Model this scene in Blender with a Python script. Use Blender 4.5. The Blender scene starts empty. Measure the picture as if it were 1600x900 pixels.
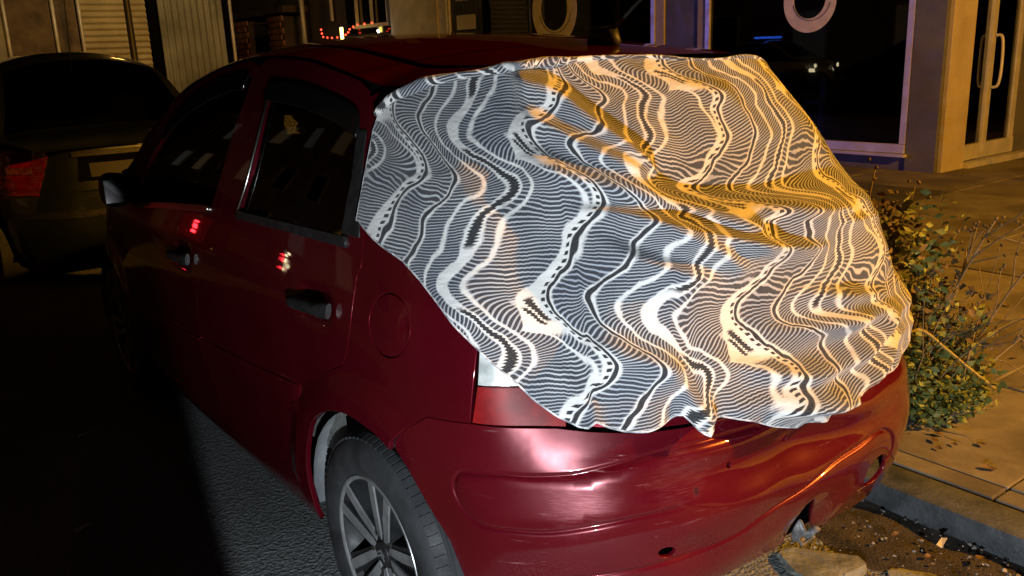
import bpy, bmesh, math, random
import numpy as np
from mathutils import Vector, Matrix
from mathutils.geometry import delaunay_2d_cdt
random.seed(7); RNG=np.random.default_rng(7)
SC=bpy.context.scene; COL=SC.collection

# ---------------------------------------------------------------- camera
CAM=(-1.6096,-1.7044,1.4432); YAW,PITCH,ROLL,FPX=36.189,14.952,-2.342,1354.1
def camR():
    y,p,r=map(math.radians,(YAW,PITCH,ROLL))
    f=np.array([math.sin(y)*math.cos(p),math.cos(y)*math.cos(p),-math.sin(p)]); a=np.array([math.cos(y),-math.sin(y),0.]); u=np.cross(a,f)
    c,s=math.cos(r),math.sin(r); return np.array([a*c+u*s,-a*s+u*c,f])
RC=camR()
cd=bpy.data.cameras.new('camera'); cam=bpy.data.objects.new('camera',cd); COL.objects.link(cam)
cd.sensor_width=36; cd.lens=FPX*36/1600; cd.clip_start=.05; cd.clip_end=400
cam.matrix_world=Matrix(((RC[0][0],RC[1][0],-RC[2][0],CAM[0]),(RC[0][1],RC[1][1],-RC[2][1],CAM[1]),(RC[0][2],RC[1][2],-RC[2][2],CAM[2]),(0,0,0,1)))
SC.camera=cam
# ---------------------------------------------------------------- night sky
W=bpy.data.worlds.new('World'); SC.world=W; W.use_nodes=True
nt=W.node_tree; bg=nt.nodes['Background']
sky=nt.nodes.new('ShaderNodeTexSky'); sky.sky_type='NISHITA'; sky.sun_disc=False
sky.sun_elevation=math.radians(-5.5); sky.sun_rotation=math.radians(200)
nt.links.new(sky.outputs[0],bg.inputs['Color']); bg.inputs['Strength'].default_value=.05
# ---------------------------------------------------------------- white beam from low behind the camera (headlamp height)
def lamp(name,kind,loc,target,energy,col,**k):
    d=bpy.data.lights.new(name,kind); o=bpy.data.objects.new(name,d); COL.objects.link(o)
    o.location=loc; d.energy=energy; d.color=col
    if target is not None: o.rotation_euler=(Vector(target)-Vector(loc)).to_track_quat('-Z','Y').to_euler()
    for a,b in k.items(): setattr(d,a,b)
    return o
TORCH=(-1.62,-1.70,.70)
lamp('torch_light','SPOT',TORCH,(.70,.02,.62),190,(.84,.93,1.0),spot_size=math.radians(81),spot_blend=.07,shadow_soft_size=.018)
# ---------------------------------------------------------------- exposure
SC.view_settings.view_transform='Standard'; SC.view_settings.look='None'; SC.view_settings.exposure=0.0; SC.view_settings.gamma=1.0
SC.view_settings.use_curve_mapping=False
SC.cycles.use_denoising=True; SC.cycles.max_bounces=8; SC.cycles.sample_clamp_indirect=4.0

# ================================================================ helpers
class E:
    """tiny shader expression: wraps a value socket"""
    def __init__(s,nt,sock): s.nt=nt; s.k=sock
    def _op(s,op,*a,clamp=False):
        n=s.nt.nodes.new('ShaderNodeMath'); n.operation=op; n.use_clamp=clamp
        for i,v in enumerate((s,)+a):
            if isinstance(v,E): s.nt.links.new(v.k,n.inputs[i])
            else: n.inputs[i].default_value=float(v)
        return E(s.nt,n.outputs[0])
    def __add__(s,o): return s._op('ADD',o)
    __radd__=__add__
    def __sub__(s,o): return s._op('SUBTRACT',o)
    def __rsub__(s,o): return (s*-1.)+o
    def __mul__(s,o): return s._op('MULTIPLY',o)
    __rmul__=__mul__
    def sin(s): return s._op('SINE')
    def fract(s): return s._op('FRACT')
    def floor(s): return s._op('FLOOR')
    def abs(s): return s._op('ABSOLUTE')
    def pow(s,p): return s._op('POWER',p)
    def mn(s,o): return s._op('MINIMUM',o)
    def mx(s,o): return s._op('MAXIMUM',o)
    def mod(s,o): return s._op('FLOORED_MODULO',o)
    def step(s,a,b):
        n=s.nt.nodes.new('ShaderNodeMapRange'); n.interpolation_type='SMOOTHSTEP'
        s.nt.links.new(s.k,n.inputs['Value']); n.inputs['From Min'].default_value=a; n.inputs['From Max'].default_value=b
        return E(s.nt,n.outputs[0])
    def band(s,a,b,f):
        return s.step(a-f,a+f)*(1.-s.step(b-f,b+f))
def noise(nt,vec,scale,detail=3,rough=.55,out='Fac',dim='3D'):
    n=nt.nodes.new('ShaderNodeTexNoise'); n.noise_dimensions=dim
    n.inputs['Scale'].default_value=scale; n.inputs['Detail'].default_value=detail; n.inputs['Roughness'].default_value=rough
    if vec is not None: nt.links.new(vec,n.inputs['Vector'])
    return E(nt,n.outputs[out])
def coords(nt,kind='Object'): return nt.nodes.new('ShaderNodeTexCoord').outputs[kind]
def ramp(nt,e,stops):
    n=nt.nodes.new('ShaderNodeValToRGB'); nt.links.new(e.k,n.inputs[0])
    el=n.color_ramp.elements
    while len(el)<len(stops): el.new(.5)
    for q,(p,c) in zip(el,stops): q.position=p; q.color=(*c,1)
    return n.outputs[0]
def mixc(nt,f,a,b):
    n=nt.nodes.new('ShaderNodeMix'); n.data_type='RGBA'
    for i,v in ((0,f),(6,a),(7,b)):
        if isinstance(v,E): nt.links.new(v.k,n.inputs[i])
        elif isinstance(v,bpy.types.NodeSocket): nt.links.new(v,n.inputs[i])
        elif i==0: n.inputs[0].default_value=v
        else: n.inputs[i].default_value=(*v,1)
    return n.outputs[2]
def bump(nt,e,strength,dist=.01):
    n=nt.nodes.new('ShaderNodeBump'); n.inputs['Strength'].default_value=strength; n.inputs['Distance'].default_value=dist
    nt.links.new(e.k,n.inputs['Height']); return n.outputs[0]
MATS={}
def mat(name,base=(.5,.5,.5),rough=.5,metal=0.,coat=0.,spec=.5,emit=None,estr=0.,build=None):
    if name in MATS: return MATS[name]
    m=bpy.data.materials.new(name); m.use_nodes=True; nt=m.node_tree; p=nt.nodes['Principled BSDF']
    p.inputs['Base Color'].default_value=(*base,1); p.inputs['Roughness'].default_value=rough; p.inputs['Metallic'].default_value=metal
    p.inputs['Coat Weight'].default_value=coat; p.inputs['Coat Roughness'].default_value=.04; p.inputs['Specular IOR Level'].default_value=spec
    if emit: p.inputs['Emission Color'].default_value=(*emit,1); p.inputs['Emission Strength'].default_value=estr
    if build: build(nt,p)
    MATS[name]=m; return m
def setc(nt,p,sock,name='Base Color'):
    nt.links.new(sock.k if isinstance(sock,E) else sock,p.inputs[name])
def varied(a,b,scale,detail=4,r=None,bmp=None,lo=.35,hi=.65):
    """procedural two tone variation with optional roughness range and bump"""
    def f(nt,p):
        c=coords(nt); n=noise(nt,c,scale,detail)
        setc(nt,p,ramp(nt,n,[(lo,a),(hi,b)]))
        if r: setc(nt,p,noise(nt,c,scale*1.7,3).step(.3,.7)*(r[1]-r[0])+r[0],'Roughness')
        if bmp: setc(nt,p,bump(nt,noise(nt,c,bmp[0],4),bmp[1],bmp[2]),'Normal')
    return f
def link(o,parent=None):
    COL.objects.link(o)
    if parent is not None: o.parent=parent
    return o
def tag(o,label=None,cat=None,group=None,kind=None):
    for k,v in (('label',label),('category',cat),('group',group),('kind',kind)):
        if v: o[k]=v
    return o
def empty(name,loc=(0,0,0),rz=0.,label=None,cat=None,group=None):
    o=bpy.data.objects.new(name,None); link(o); o.location=loc; o.rotation_euler=(0,0,rz); o.empty_display_size=.1
    return tag(o,label,cat,group)
def meshobj(name,V,F,m,parent=None,smooth=True,normals=None):
    if normals is None:
        used=sorted({i for f in F for i in f})
        if len(used)<len(V): mp={o:n for n,o in enumerate(used)}; V=[V[i] for i in used]; F=[[mp[i] for i in f] for f in F]
    me=bpy.data.meshes.new(name); me.from_pydata([tuple(map(float,v)) for v in V],[],[tuple(map(int,f)) for f in F])
    if smooth: me.polygons.foreach_set('use_smooth',[True]*len(me.polygons))
    me.update()
    if normals is not None: me.normals_split_custom_set_from_vertices([tuple(map(float,n)) for n in normals])
    if m is not None: me.materials.append(m)
    return link(bpy.data.objects.new(name,me),parent)
class MB:
    """collects simple shapes into one mesh"""
    def __init__(s): s.V=[]; s.F=[]
    def add(s,V,F):
        o=len(s.V); s.V+= [tuple(v) for v in V]; s.F+=[tuple(i+o for i in f) for f in F]; return s
    def box(s,lo,hi,M=None,bev=0.):
        bm=bmesh.new(); bmesh.ops.create_cube(bm,size=1.)
        for v in bm.verts: v.co=Vector([lo[i]+(v.co[i]+.5)*(hi[i]-lo[i]) for i in range(3)])
        if bev: bmesh.ops.bevel(bm,geom=bm.edges[:],offset=bev,segments=2,affect='EDGES',profile=.6)
        if M is not None: bmesh.ops.transform(bm,matrix=M,verts=bm.verts)
        bm.verts.index_update(); s.add([v.co[:] for v in bm.verts],[[v.index for v in f.verts] for f in bm.faces]); bm.free(); return s
    def tube(s,pts,r,n=8,cap=True):
        pts=[Vector(p) for p in pts]; r=r if isinstance(r,(list,tuple)) else [r]*len(pts); V=[];F=[]
        up=Vector((0,0,1)); prev=None
        for i,p in enumerate(pts):
            t=(pts[min(i+1,len(pts)-1)]-pts[max(i-1,0)]).normalized()
            a=prev-t*prev.dot(t) if prev is not None else t.cross(up if abs(t.z)<.95 else Vector((1,0,0)))
            a.normalize(); b=t.cross(a); prev=a
            for k in range(n):
                w=2*math.pi*k/n; V.append(p+(a*math.cos(w)+b*math.sin(w))*r[i])
        for i in range(len(pts)-1):
            for k in range(n): F.append((i*n+k,i*n+(k+1)%n,(i+1)*n+(k+1)%n,(i+1)*n+k))
        if cap: F.append(tuple(range(n))[::-1]); F.append(tuple(range((len(pts)-1)*n,len(pts)*n)))
        return s.add(V,F)
    def lathe(s,prof,n=48,axis='x',M=None,a0=0.,a1=2*math.pi):
        """prof: (axial, radius) list; revolves about axis"""
        full=abs(a1-a0-2*math.pi)<1e-6; V=[];F=[];m=n if full else n+1
        for k in range(m):
            w=a0+(a1-a0)*k/n; c,q=math.cos(w),math.sin(w)
            for (x,r) in prof: V.append(Vector((x,r*c,r*q)) if axis=='x' else Vector((r*c,r*q,x)))
        L=len(prof)
        for k in range(n):
            for i in range(L-1): F.append((k*L+i,((k+1)%m)*L+i,((k+1)%m)*L+i+1,k*L+i+1))
        if M is not None: V=[M@v for v in V]
        return s.add(V,F)
    def prism(s,poly,z0,z1,M=None):
        """polygon in xy extruded z0..z1"""
        n=len(poly); V=[Vector((x,y,z0)) for x,y in poly]+[Vector((x,y,z1)) for x,y in poly]
        F=[tuple(range(n))[::-1],tuple(range(n,2*n))]+[(i,(i+1)%n,n+(i+1)%n,n+i) for i in range(n)]
        if M is not None: V=[M@v for v in V]
        return s.add(V,F)
    def build(s,name,m,parent=None,smooth=False,auto=None):
        o=meshobj(name,s.V,s.F,m,parent,smooth)
        if auto is not None:
            o.data.polygons.foreach_set('use_smooth',[True]*len(o.data.polygons))
            bm=bmesh.new(); bm.from_mesh(o.data); bmesh.ops.recalc_face_normals(bm,faces=bm.faces)
            for e in bm.edges:
                e.smooth = len(e.link_faces)==2 and e.calc_face_angle(0.)<math.radians(auto)
            bm.to_mesh(o.data); bm.free(); o.data.update()
        return o
def copy_tree(o,parent=None):
    c=o.copy(); COL.objects.link(c); c.parent=parent
    for ch in list(o.children): copy_tree(ch,c)
    return c

# ================================================================ car surface
def cat(ctrl,n=24):
    c=np.array(ctrl,float); c=np.vstack([2*c[0]-c[1],c,2*c[-1]-c[-2]]); o=[]
    for i in range(1,len(c)-2):
        p0,p1,p2,p3=c[i-1:i+3]
        for k in range(n):
            t=k/n; o.append(.5*(2*p1+(p2-p0)*t+(2*p0-5*p1+4*p2-p3)*t*t+(3*p1-p0-3*p2+p3)*t**3))
    o.append(c[-2]); return np.array(o)
def pchip(xs,ys):
    xs=np.array(xs,float); ys=np.array(ys,float); h=np.diff(xs); d=np.diff(ys)/h; m=np.zeros(len(xs))
    for i in range(1,len(xs)-1):
        if d[i-1]*d[i]>0:
            w1=2*h[i]+h[i-1]; w2=h[i]+2*h[i-1]; m[i]=(w1+w2)/(w1/d[i-1]+w2/d[i])
    m[0]=d[0]; m[-1]=d[-1]
    def f(x):
        x=np.clip(np.asarray(x,float),xs[0],xs[-1]); i=np.clip(np.searchsorted(xs,x)-1,0,len(xs)-2)
        t=(x-xs[i])/h[i]; t2=t*t; t3=t2*t
        return (2*t3-3*t2+1)*ys[i]+(t3-2*t2+t)*h[i]*m[i]+(-2*t3+3*t2)*ys[i+1]+(t3-t2)*h[i]*m[i+1]
    return f
def sstep(a,b,x):
    t=np.clip((np.asarray(x,float)-a)/(b-a),0,1); return t*t*(3-2*t)
HALF=[(0,-.655),(-.25,-.648),(-.46,-.615),(-.62,-.535),(-.72,-.42),(-.775,-.26),(-.803,-.06),(-.820,.3),(-.830,.8),(-.832,1.3),(-.828,1.8),(-.815,2.2),(-.785,2.55),(-.715,2.85),(-.58,3.03),(-.38,3.12),(-.18,3.155),(0,3.165)]
_h=cat([(-HALF[1][0],HALF[1][1])]+HALF+[(-HALF[-2][0],HALF[-2][1])],24)[24:-24]
for _k in range(3):
    _h[1:-1]=.25*_h[:-2]+.5*_h[1:-1]+.25*_h[2:]
_hs=np.r_[0,np.cumsum(np.hypot(*np.diff(_h,axis=0).T))]
SMAX=float(_hs[-1])
_ts=np.linspace(0,SMAX,1200); _px=np.interp(_ts,_hs,_h[:,0]); _py=np.interp(_ts,_hs,_h[:,1])
_tx=np.gradient(_px,_ts); _ty=np.gradient(_py,_ts)
_ker=np.hanning(41); _ker/=_ker.sum()
def _sm(a,odd):
    p=np.r_[(2*a[0]-a[20:0:-1]) if odd else a[20:0:-1],a,(2*a[-1]-a[-2:-22:-1]) if odd else a[-2:-22:-1]]
    return np.convolve(p,_ker,'valid')
_tx=_sm(_tx,False); _ty=_sm(_ty,True); _ty[0]=0; _l=np.hypot(_tx,_ty); _tx/=_l; _ty/=_l
def plan(s):
    s=np.asarray(s,float); a=np.abs(s); sg=np.where(s<0,-1.,1.)
    x=np.interp(a,_ts,_px); y=np.interp(a,_ts,_py); tx=np.interp(a,_ts,_tx); ty=np.interp(a,_ts,_ty)
    return x*sg,y,-ty*sg*1.0,tx*1.0   # outward normal (left of travel rear->left side->front): (-ty, tx)
dS=pchip([.1,.18,.24,.30,.42,.58,.72,.86,.96,1.02,1.2,1.38,1.55],[-.12,-.075,-.035,-.02,-.006,0,-.003,-.016,-.038,-.055,-.118,-.195,-.30])
dR=pchip([.1,.2,.28,.40,.52,.64,.72,.78,.95,1.05,1.2,1.35,1.5],[-.20,-.12,-.055,-.008,.0,-.004,-.016,-.030,-.075,-.125,-.22,-.32,-.44])
dF=pchip([.1,.2,.3,.45,.6,.7,.8,1.0,1.5],[-.10,-.05,-.01,0,-.01,-.04,-.12,-.5,-1.2])
dC=pchip([.2,.45,.6,.8,.95],[-.03,-.032,-.042,-.075,-.10])
_TR=[(0,0,-.235),(.25,-.20,-.228),(.45,-.34,-.20),(.65,-.435,-.145),(.85,-.495,-.07),(1.0,-.525,.0),(1.2,-.556,.10),(1.4,-.582,.22),(1.7,-.602,.475),(2.2,-.612,.975),(2.8,-.605,1.575),(3.3,-.59,2.07),(3.8,-.565,2.5),(4.3,-.47,2.8),(4.95,0,2.95)]
_tx1=pchip([t[0] for t in _TR],[t[1] for t in _TR]); _ty1=pchip([t[0] for t in _TR],[t[2] for t in _TR])
Z0,Z1=.95,1.42
def S(s,z,off=0.):
    s=np.asarray(s,float); z=np.asarray(z,float); s,z=np.broadcast_arrays(s,z)
    x,y,nx,ny=plan(s); w=nx*nx; zl=np.minimum(z,Z0)
    d=dS(zl)*w+np.where(ny<0,dR(zl)+dC(zl)*4*w,dF(zl))*(1-w)
    X=x+nx*d; Y=y+ny*d
    t=np.maximum(z-Z0,0)/(Z1-Z0); sg=np.where(s<0,-1.,1.)
    bow=4*t*(1-t)*np.where(ny<0,.022*w+.028*(1-w),.022*w)
    nar=1-.15*np.where(s<0,sstep(1.9,.9,np.abs(s)),0.)            # kerb-side rear corner is pulled in
    X=X+(_tx1(np.abs(s))*sg*nar-X)*t+nx*(bow+off); Y=Y+(_ty1(np.abs(s))-Y)*t+ny*(bow+off)
    return np.stack([X,Y,z+0.*X],-1)
def resample(poly,step,closed=True):
    P=np.array(poly,float); Q=np.vstack([P,P[:1]]) if closed else P; out=[]
    for a,b in zip(Q[:-1],Q[1:]):
        L=np.hypot(*(b-a)); n=max(1,int(math.ceil(L/step)))
        out+= [a+(b-a)*k/n for k in range(n)]
    if not closed: out.append(Q[-1])
    return np.array(out)
def smoothpoly(pts,n=5): return [tuple(p) for p in cat(pts,n)]
def inside(P,poly):
    x,y=P[:,0],P[:,1]; r=np.zeros(len(P),bool); q=np.array(poly)
    j=len(q)-1
    for i in range(len(q)):
        c=((q[i,1]>y)!=(q[j,1]>y))&(x<(q[j,0]-q[i,0])*(y-q[i,1])/((q[j,1]-q[i,1]) or 1e-12)+q[i,0]); r^=c; j=i
    return r
def polydist(P,line,closed=False):
    """distance to a polyline, signed z side (above +) and position along it"""
    q=np.array(line,float)
    if closed: q=np.vstack([q,q[:1]])
    best=np.full(len(P),1e9); sg=np.zeros(len(P)); al=np.zeros(len(P)); L0=0.
    for a,b in zip(q[:-1],q[1:]):
        d=b-a; L=max(np.hypot(*d),1e-9); t=np.clip(((P-a)@d)/L**2,0,1); c=a+t[:,None]*d; e=P-c; D=np.hypot(e[:,0],e[:,1])
        m=D<best; best[m]=D[m]; cr=d[0]*e[:,1]-d[1]*e[:,0]
        sg[m]=np.sign(cr[m])*(1 if d[0]>=0 else -1); al[m]=L0+t[m]*L; L0+=L
    return best,sg,al,L0
def ccw(p):
    p=np.array(p); return p if (np.dot(p[:,0],np.roll(p[:,1],-1))-np.dot(p[:,1],np.roll(p[:,0],-1)))>0 else p[::-1]
def shrink(poly,g):
    p=ccw(poly); a=np.roll(p,1,0); b=np.roll(p,-1,0); t=b-a; t/=np.maximum(np.hypot(t[:,0],t[:,1]),1e-9)[:,None]
    return p+np.c_[-t[:,1],t[:,0]]*g
CENT=np.array([0,1.1,.75])
def surfnormal(f,u,v,out=None):
    h=8e-4; a=f(u+h,v)-f(u-h,v); b=f(u,v+h)-f(u,v-h); n=np.cross(a,b); n/=np.maximum(np.linalg.norm(n,axis=-1),1e-12)[...,None]
    p=f(u,v); c=(out if out is not None else CENT)
    s=np.sign(np.sum(n*(p-c),-1)); s[s==0]=1; return n*s[...,None]
def panel(name,poly,m,parent,holes=(),lines=(),disp=None,surf=None,res=.02,depth=.014,gap=.0022,off=0.,rim=True,out=None,fine=.0035,hrim=True):
    base=surf or S
    f=(lambda u,v:base(u,v,off+(disp(u,v) if disp else 0.)))
    bd=shrink(resample(poly,res*.55),gap); hs=[ccw(shrink(resample(h,min(res*.55,.012)),-gap)) for h in holes]
    lo,hi=bd.min(0),bd.max(0); g=np.stack(np.meshgrid(np.arange(lo[0],hi[0],res),np.arange(lo[1],hi[1],res)),-1).reshape(-1,2)
    g[:,0]+=(np.round((g[:,1]-lo[1])/res)%2)*res*.5
    fp=[]
    for ln in lines:
        l=resample(ln,.012,False); t=np.gradient(l,axis=0); t/=np.maximum(np.hypot(t[:,0],t[:,1]),1e-9)[:,None]; nn=np.c_[-t[:,1],t[:,0]]
        for k in (-3.,-1.8,-.9,0,.9,1.8,3.): fp.append(l+nn*k*fine)
    keep=inside(g,bd)&(polydist(g,bd,True)[0]>res*.35)
    for h in hs: keep&=~inside(g,h)&(polydist(g,h,True)[0]>res*.3)
    for ln in lines: keep&=polydist(g,ln)[0]>4*fine
    g=g[keep]
    if fp:
        fp=np.vstack(fp); k=inside(fp,bd)&(polydist(fp,bd,True)[0]>.003)
        for h in hs: k&=~inside(fp,h)&(polydist(fp,h,True)[0]>.004)
        g=np.vstack([g,fp[k]])
    P=np.vstack([bd]+hs+[g]); ed=[]; o=0; loops=[]
    for b in [bd]+hs:
        n=len(b); ed+=[(o+i,o+(i+1)%n) for i in range(n)]; loops.append(list(range(o,o+n))); o+=n
    r=delaunay_2d_cdt([Vector((float(x),float(y))) for x,y in P],ed,[],0,1e-6)
    V2=np.array([v[:] for v in r[0]]); F=np.array([t for t in r[2] if len(t)==3]); cen=V2[F].mean(1)
    ok=inside(cen,bd)
    for h in hs: ok&=~inside(cen,h)
    F=F[ok]; X=f(V2[:,0],V2[:,1]); N=surfnormal(f,V2[:,0],V2[:,1],out)
    tn=np.cross(X[F[:,1]]-X[F[:,0]],X[F[:,2]]-X[F[:,0]]); fl=np.sum(tn*N[F[:,0]],-1)<0; F[fl]=F[fl][:,::-1]
    V=list(X); NN=list(N); FF=F.tolist()
    if rim:
        mp={}
        for i,src in enumerate(r[3]):
            for q in src: mp[q]=i
        for li,lp in enumerate(loops):
            if li>0 and not hrim: continue
            ids=[mp[i] for i in lp if i in mp]; n=len(ids); p=X[ids]; nm=N[ids]
            t=np.roll(p,-1,0)-np.roll(p,1,0); t/=np.maximum(np.linalg.norm(t,axis=1),1e-9)[:,None]
            o3=np.cross(t,nm); tes=p+o3*.004
            # outward = away from the panel
            c2=V2[ids]; d2=np.roll(c2,-1,0)-np.roll(c2,1,0); q2=np.c_[d2[:,1],-d2[:,0]]; q2/=np.maximum(np.hypot(q2[:,0],q2[:,1]),1e-9)[:,None]
            q2*= (1 if li==0 else -1); sg=np.sign(np.sum(o3*(f(c2[:,0]+q2[:,0]*.003,c2[:,1]+q2[:,1]*.003)-p),-1)); sg[sg==0]=1; o3*=sg[:,None]
            s0=len(V); rings=[(0.,0.,.0),(.0012,.0016,.75),(.0016,.0045,1.),(.0016,depth,1.)]
            for (e,dp,w) in rings:
                V+=list(p+o3*e-nm*dp); k=nm*(1-w)+o3*w; NN+=list(k/np.linalg.norm(k,axis=1)[:,None])
            for a in range(3):
                for i in range(n):
                    j=(i+1)%n; A=(s0+a*n+i,s0+a*n+j,s0+(a+1)*n+j,s0+(a+1)*n+i)
                    v=[np.array(V[q]) for q in A]; cr=np.cross(v[1]-v[0],v[2]-v[0])
                    FF.append(A if np.dot(cr,o3[i]*.9+nm[i]*.3)>=0 else A[::-1])
    return meshobj(name,V,FF,m,parent,True,NN)
def gridobj(name,f,us,vs,m,parent=None,out=None,closed=False):
    U,Vv=np.meshgrid(us,vs,indexing='ij'); X=f(U,Vv); nu,nv=U.shape; N=surfnormal(f,U.ravel(),Vv.ravel(),out); X=X.reshape(-1,3)
    F=np.array([(i*nv+j,(i+1)*nv+j,(i+1)*nv+j+1,i*nv+j+1) for i in range(nu-1) for j in range(nv-1)])
    tn=np.cross(X[F[:,1]]-X[F[:,0]],X[F[:,3]]-X[F[:,0]]); fl=np.sum(tn*N[F[:,0]],-1)<0; F[fl]=F[fl][:,::-1]
    return meshobj(name,X,F,m,parent,True,N)
# ================================================================ traced outlines on the car skin: (distance round the plan, height)
rail=[(1.407, 1.387), (1.473, 1.408), (1.615, 1.431), (1.822, 1.46), (1.996, 1.471), (2.23, 1.473), (2.486, 1.45), (2.581, 1.437), (2.868, 1.358), (3.003, 1.264), (3.127, 1.205), (3.192, 1.139), (3.323, 1.065)]
fwin=[(2.222, 1.032), (2.183, 1.126), (2.173, 1.266), (2.174, 1.411), (2.304, 1.407), (2.515, 1.375), (2.721, 1.31), (2.853, 1.229), (2.962, 1.144), (3.057, 1.043), (3.113, 0.945)]
rwin=[(1.994, 1.037), (1.96, 1.213), (1.994, 1.387), (1.843, 1.382), (1.705, 1.37), (1.584, 1.353), (1.478, 1.336), (1.419, 1.321), (1.389, 1.297), (1.359, 1.179), (1.362, 1.053), (1.649, 1.047)]
Bgap=[(2.161, 1.444), (2.161, 1.418), (2.142, 1.267), (2.131, 1.083), (2.151, 1.0), (2.25, 0.935), (2.276, 0.865), (2.314, 0.768), (2.327, 0.716), (2.337, 0.625), (2.319, 0.557), (2.274, 0.492), (2.249, 0.422), (2.231, 0.38), (2.24, 0.325)]
Rgap=[(1.387, 1.365), (1.327, 1.294), (1.27, 1.156), (1.246, 1.016), (1.267, 0.968), (1.271, 0.877), (1.282, 0.815), (1.306, 0.764), (1.371, 0.734), (1.444, 0.685), (1.5, 0.627), (1.545, 0.558), (1.577, 0.478), (1.605, 0.391)]
mould=[(3.204, 0.521), (2.304, 0.591), (1.841, 0.625), (1.579, 0.648), (1.545, 0.647), (1.544, 0.63), (1.561, 0.606), (1.612, 0.585)]
arch=[(1.544, 0.288), (1.538, 0.424), (1.476, 0.556), (1.412, 0.612), (1.344, 0.641), (1.263, 0.654), (1.16, 0.645), (1.098, 0.622), (1.051, 0.581), (0.991, 0.506), (0.942, 0.446), (0.915, 0.373)]
btop=[(1.096, 0.641), (1.052, 0.682), (0.991, 0.721), (0.938, 0.724), (0.879, 0.728), (0.788, 0.725), (0.681, 0.723), (0.606, 0.715)]
oval=[(0.198, 0.662), (0.36, 0.668), (0.449, 0.665), (0.559, 0.646), (0.641, 0.63), (0.739, 0.625), (0.811, 0.627), (0.895, 0.621), (0.915, 0.606), (0.921, 0.587), (0.914, 0.561), (0.888, 0.532), (0.85, 0.515), (0.776, 0.513), (0.691, 0.515), (0.551, 0.538), (0.429, 0.549)]
low=[(0.704, 0.398), (0.506, 0.42), (0.365, 0.427), (0.264, 0.44), (0.178, 0.464), (0.063, 0.478), (-0.063, 0.503), (-0.163, 0.513), (-0.232, 0.522), (-0.283, 0.515), (-0.331, 0.481), (-0.347, 0.436), (-0.317, 0.405)]
CL=dict(
hem=[(1.299, 1.296), (1.27, 1.227), (1.248, 1.147), (1.258, 1.098), (1.154, 1.058), (1.078, 1.032), (1.017, 1.001), (0.967, 0.964), (0.917, 0.924), (0.869, 0.886), (0.8, 0.829), (0.734, 0.78), (0.68, 0.747), (0.629, 0.73), (0.609, 0.732), (0.596, 0.748), (0.568, 0.732), (0.536, 0.726), (0.491, 0.725), (0.444, 0.733), (0.405, 0.745), (0.39, 0.717), (0.369, 0.7), (0.351, 0.719), (0.318, 0.722), (0.259, 0.708), (0.197, 0.679), (0.118, 0.655), (0.028, 0.642), (-0.07, 0.644), (-0.149, 0.651)],
top=[(1.297, 1.303), (1.245, 1.341), (1.128, 1.373), (0.943, 1.398), (0.717, 1.412), (0.469, 1.423), (0.329, 1.43), (0.187, 1.429), (-0.003, 1.418), (-0.165, 1.388)],
R1=[(0.686, 1.391), (0.592, 1.382), (0.529, 1.358), (0.482, 1.321), (0.403, 1.258), (0.361, 1.218), (0.307, 1.17)],
R2=[(0.692, 1.336), (0.595, 1.302), (0.516, 1.262), (0.43, 1.222), (0.361, 1.187)],
R3=[(0.718, 1.248), (0.589, 1.211), (0.512, 1.189), (0.423, 1.167), (0.322, 1.132), (0.211, 1.092), (0.093, 1.043)],
shelf=[(0.391, 1.165), (0.315, 1.142), (0.172, 1.113), (0.001, 1.095), (-0.184, 1.078), (-0.337, 1.068)],
cr1=[(0.634, 1.136), (0.485, 1.134), (0.34, 1.096), (0.208, 1.058), (0.038, 1.022), (-0.14, 1.002)],
tuck1=[(-0.027, 1.066), (-0.156, 1.051), (-0.318, 1.031)],
v1=[(0.171, 0.953), (0.095, 0.934), (-0.079, 0.897), (-0.276, 0.863)],
v2=[(0.217, 0.862), (0.131, 0.857), (0.058, 0.851), (-0.089, 0.846), (-0.275, 0.834)],
v3=[(0.359, 0.847), (0.263, 0.812), (0.176, 0.785), (0.094, 0.77), (-0.01, 0.772), (-0.164, 0.792), (-0.268, 0.814)],
v4=[(0.365, 0.729), (0.282, 0.73), (0.202, 0.736), (0.029, 0.722), (-0.133, 0.742), (-0.265, 0.762)],
v5=[(0.248, 0.715), (0.13, 0.717), (0.032, 0.706), (-0.052, 0.702)],
s1=[(0.625, 0.902), (0.588, 0.887), (0.516, 0.871), (0.421, 0.836), (0.366, 0.811)],
s2=[(0.576, 1.1), (0.443, 1.04), (0.323, 0.999), (0.259, 0.969)],
s3=[(0.47, 1.133), (0.324, 1.062), (0.242, 1.014), (0.151, 0.99)],
s4=[(1.06, 1.222), (0.88, 1.177), (0.754, 1.12), (0.693, 1.076)],
e1=[(0.713, 0.861), (0.632, 0.801), (0.6, 0.754)],
knot=[(0.479, 0.908), (0.412, 0.805), (0.366, 0.722)],
t1=[(0.216, 1.401), (0.113, 1.362), (-0.016, 1.342), (-0.176, 1.376)],
)
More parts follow.
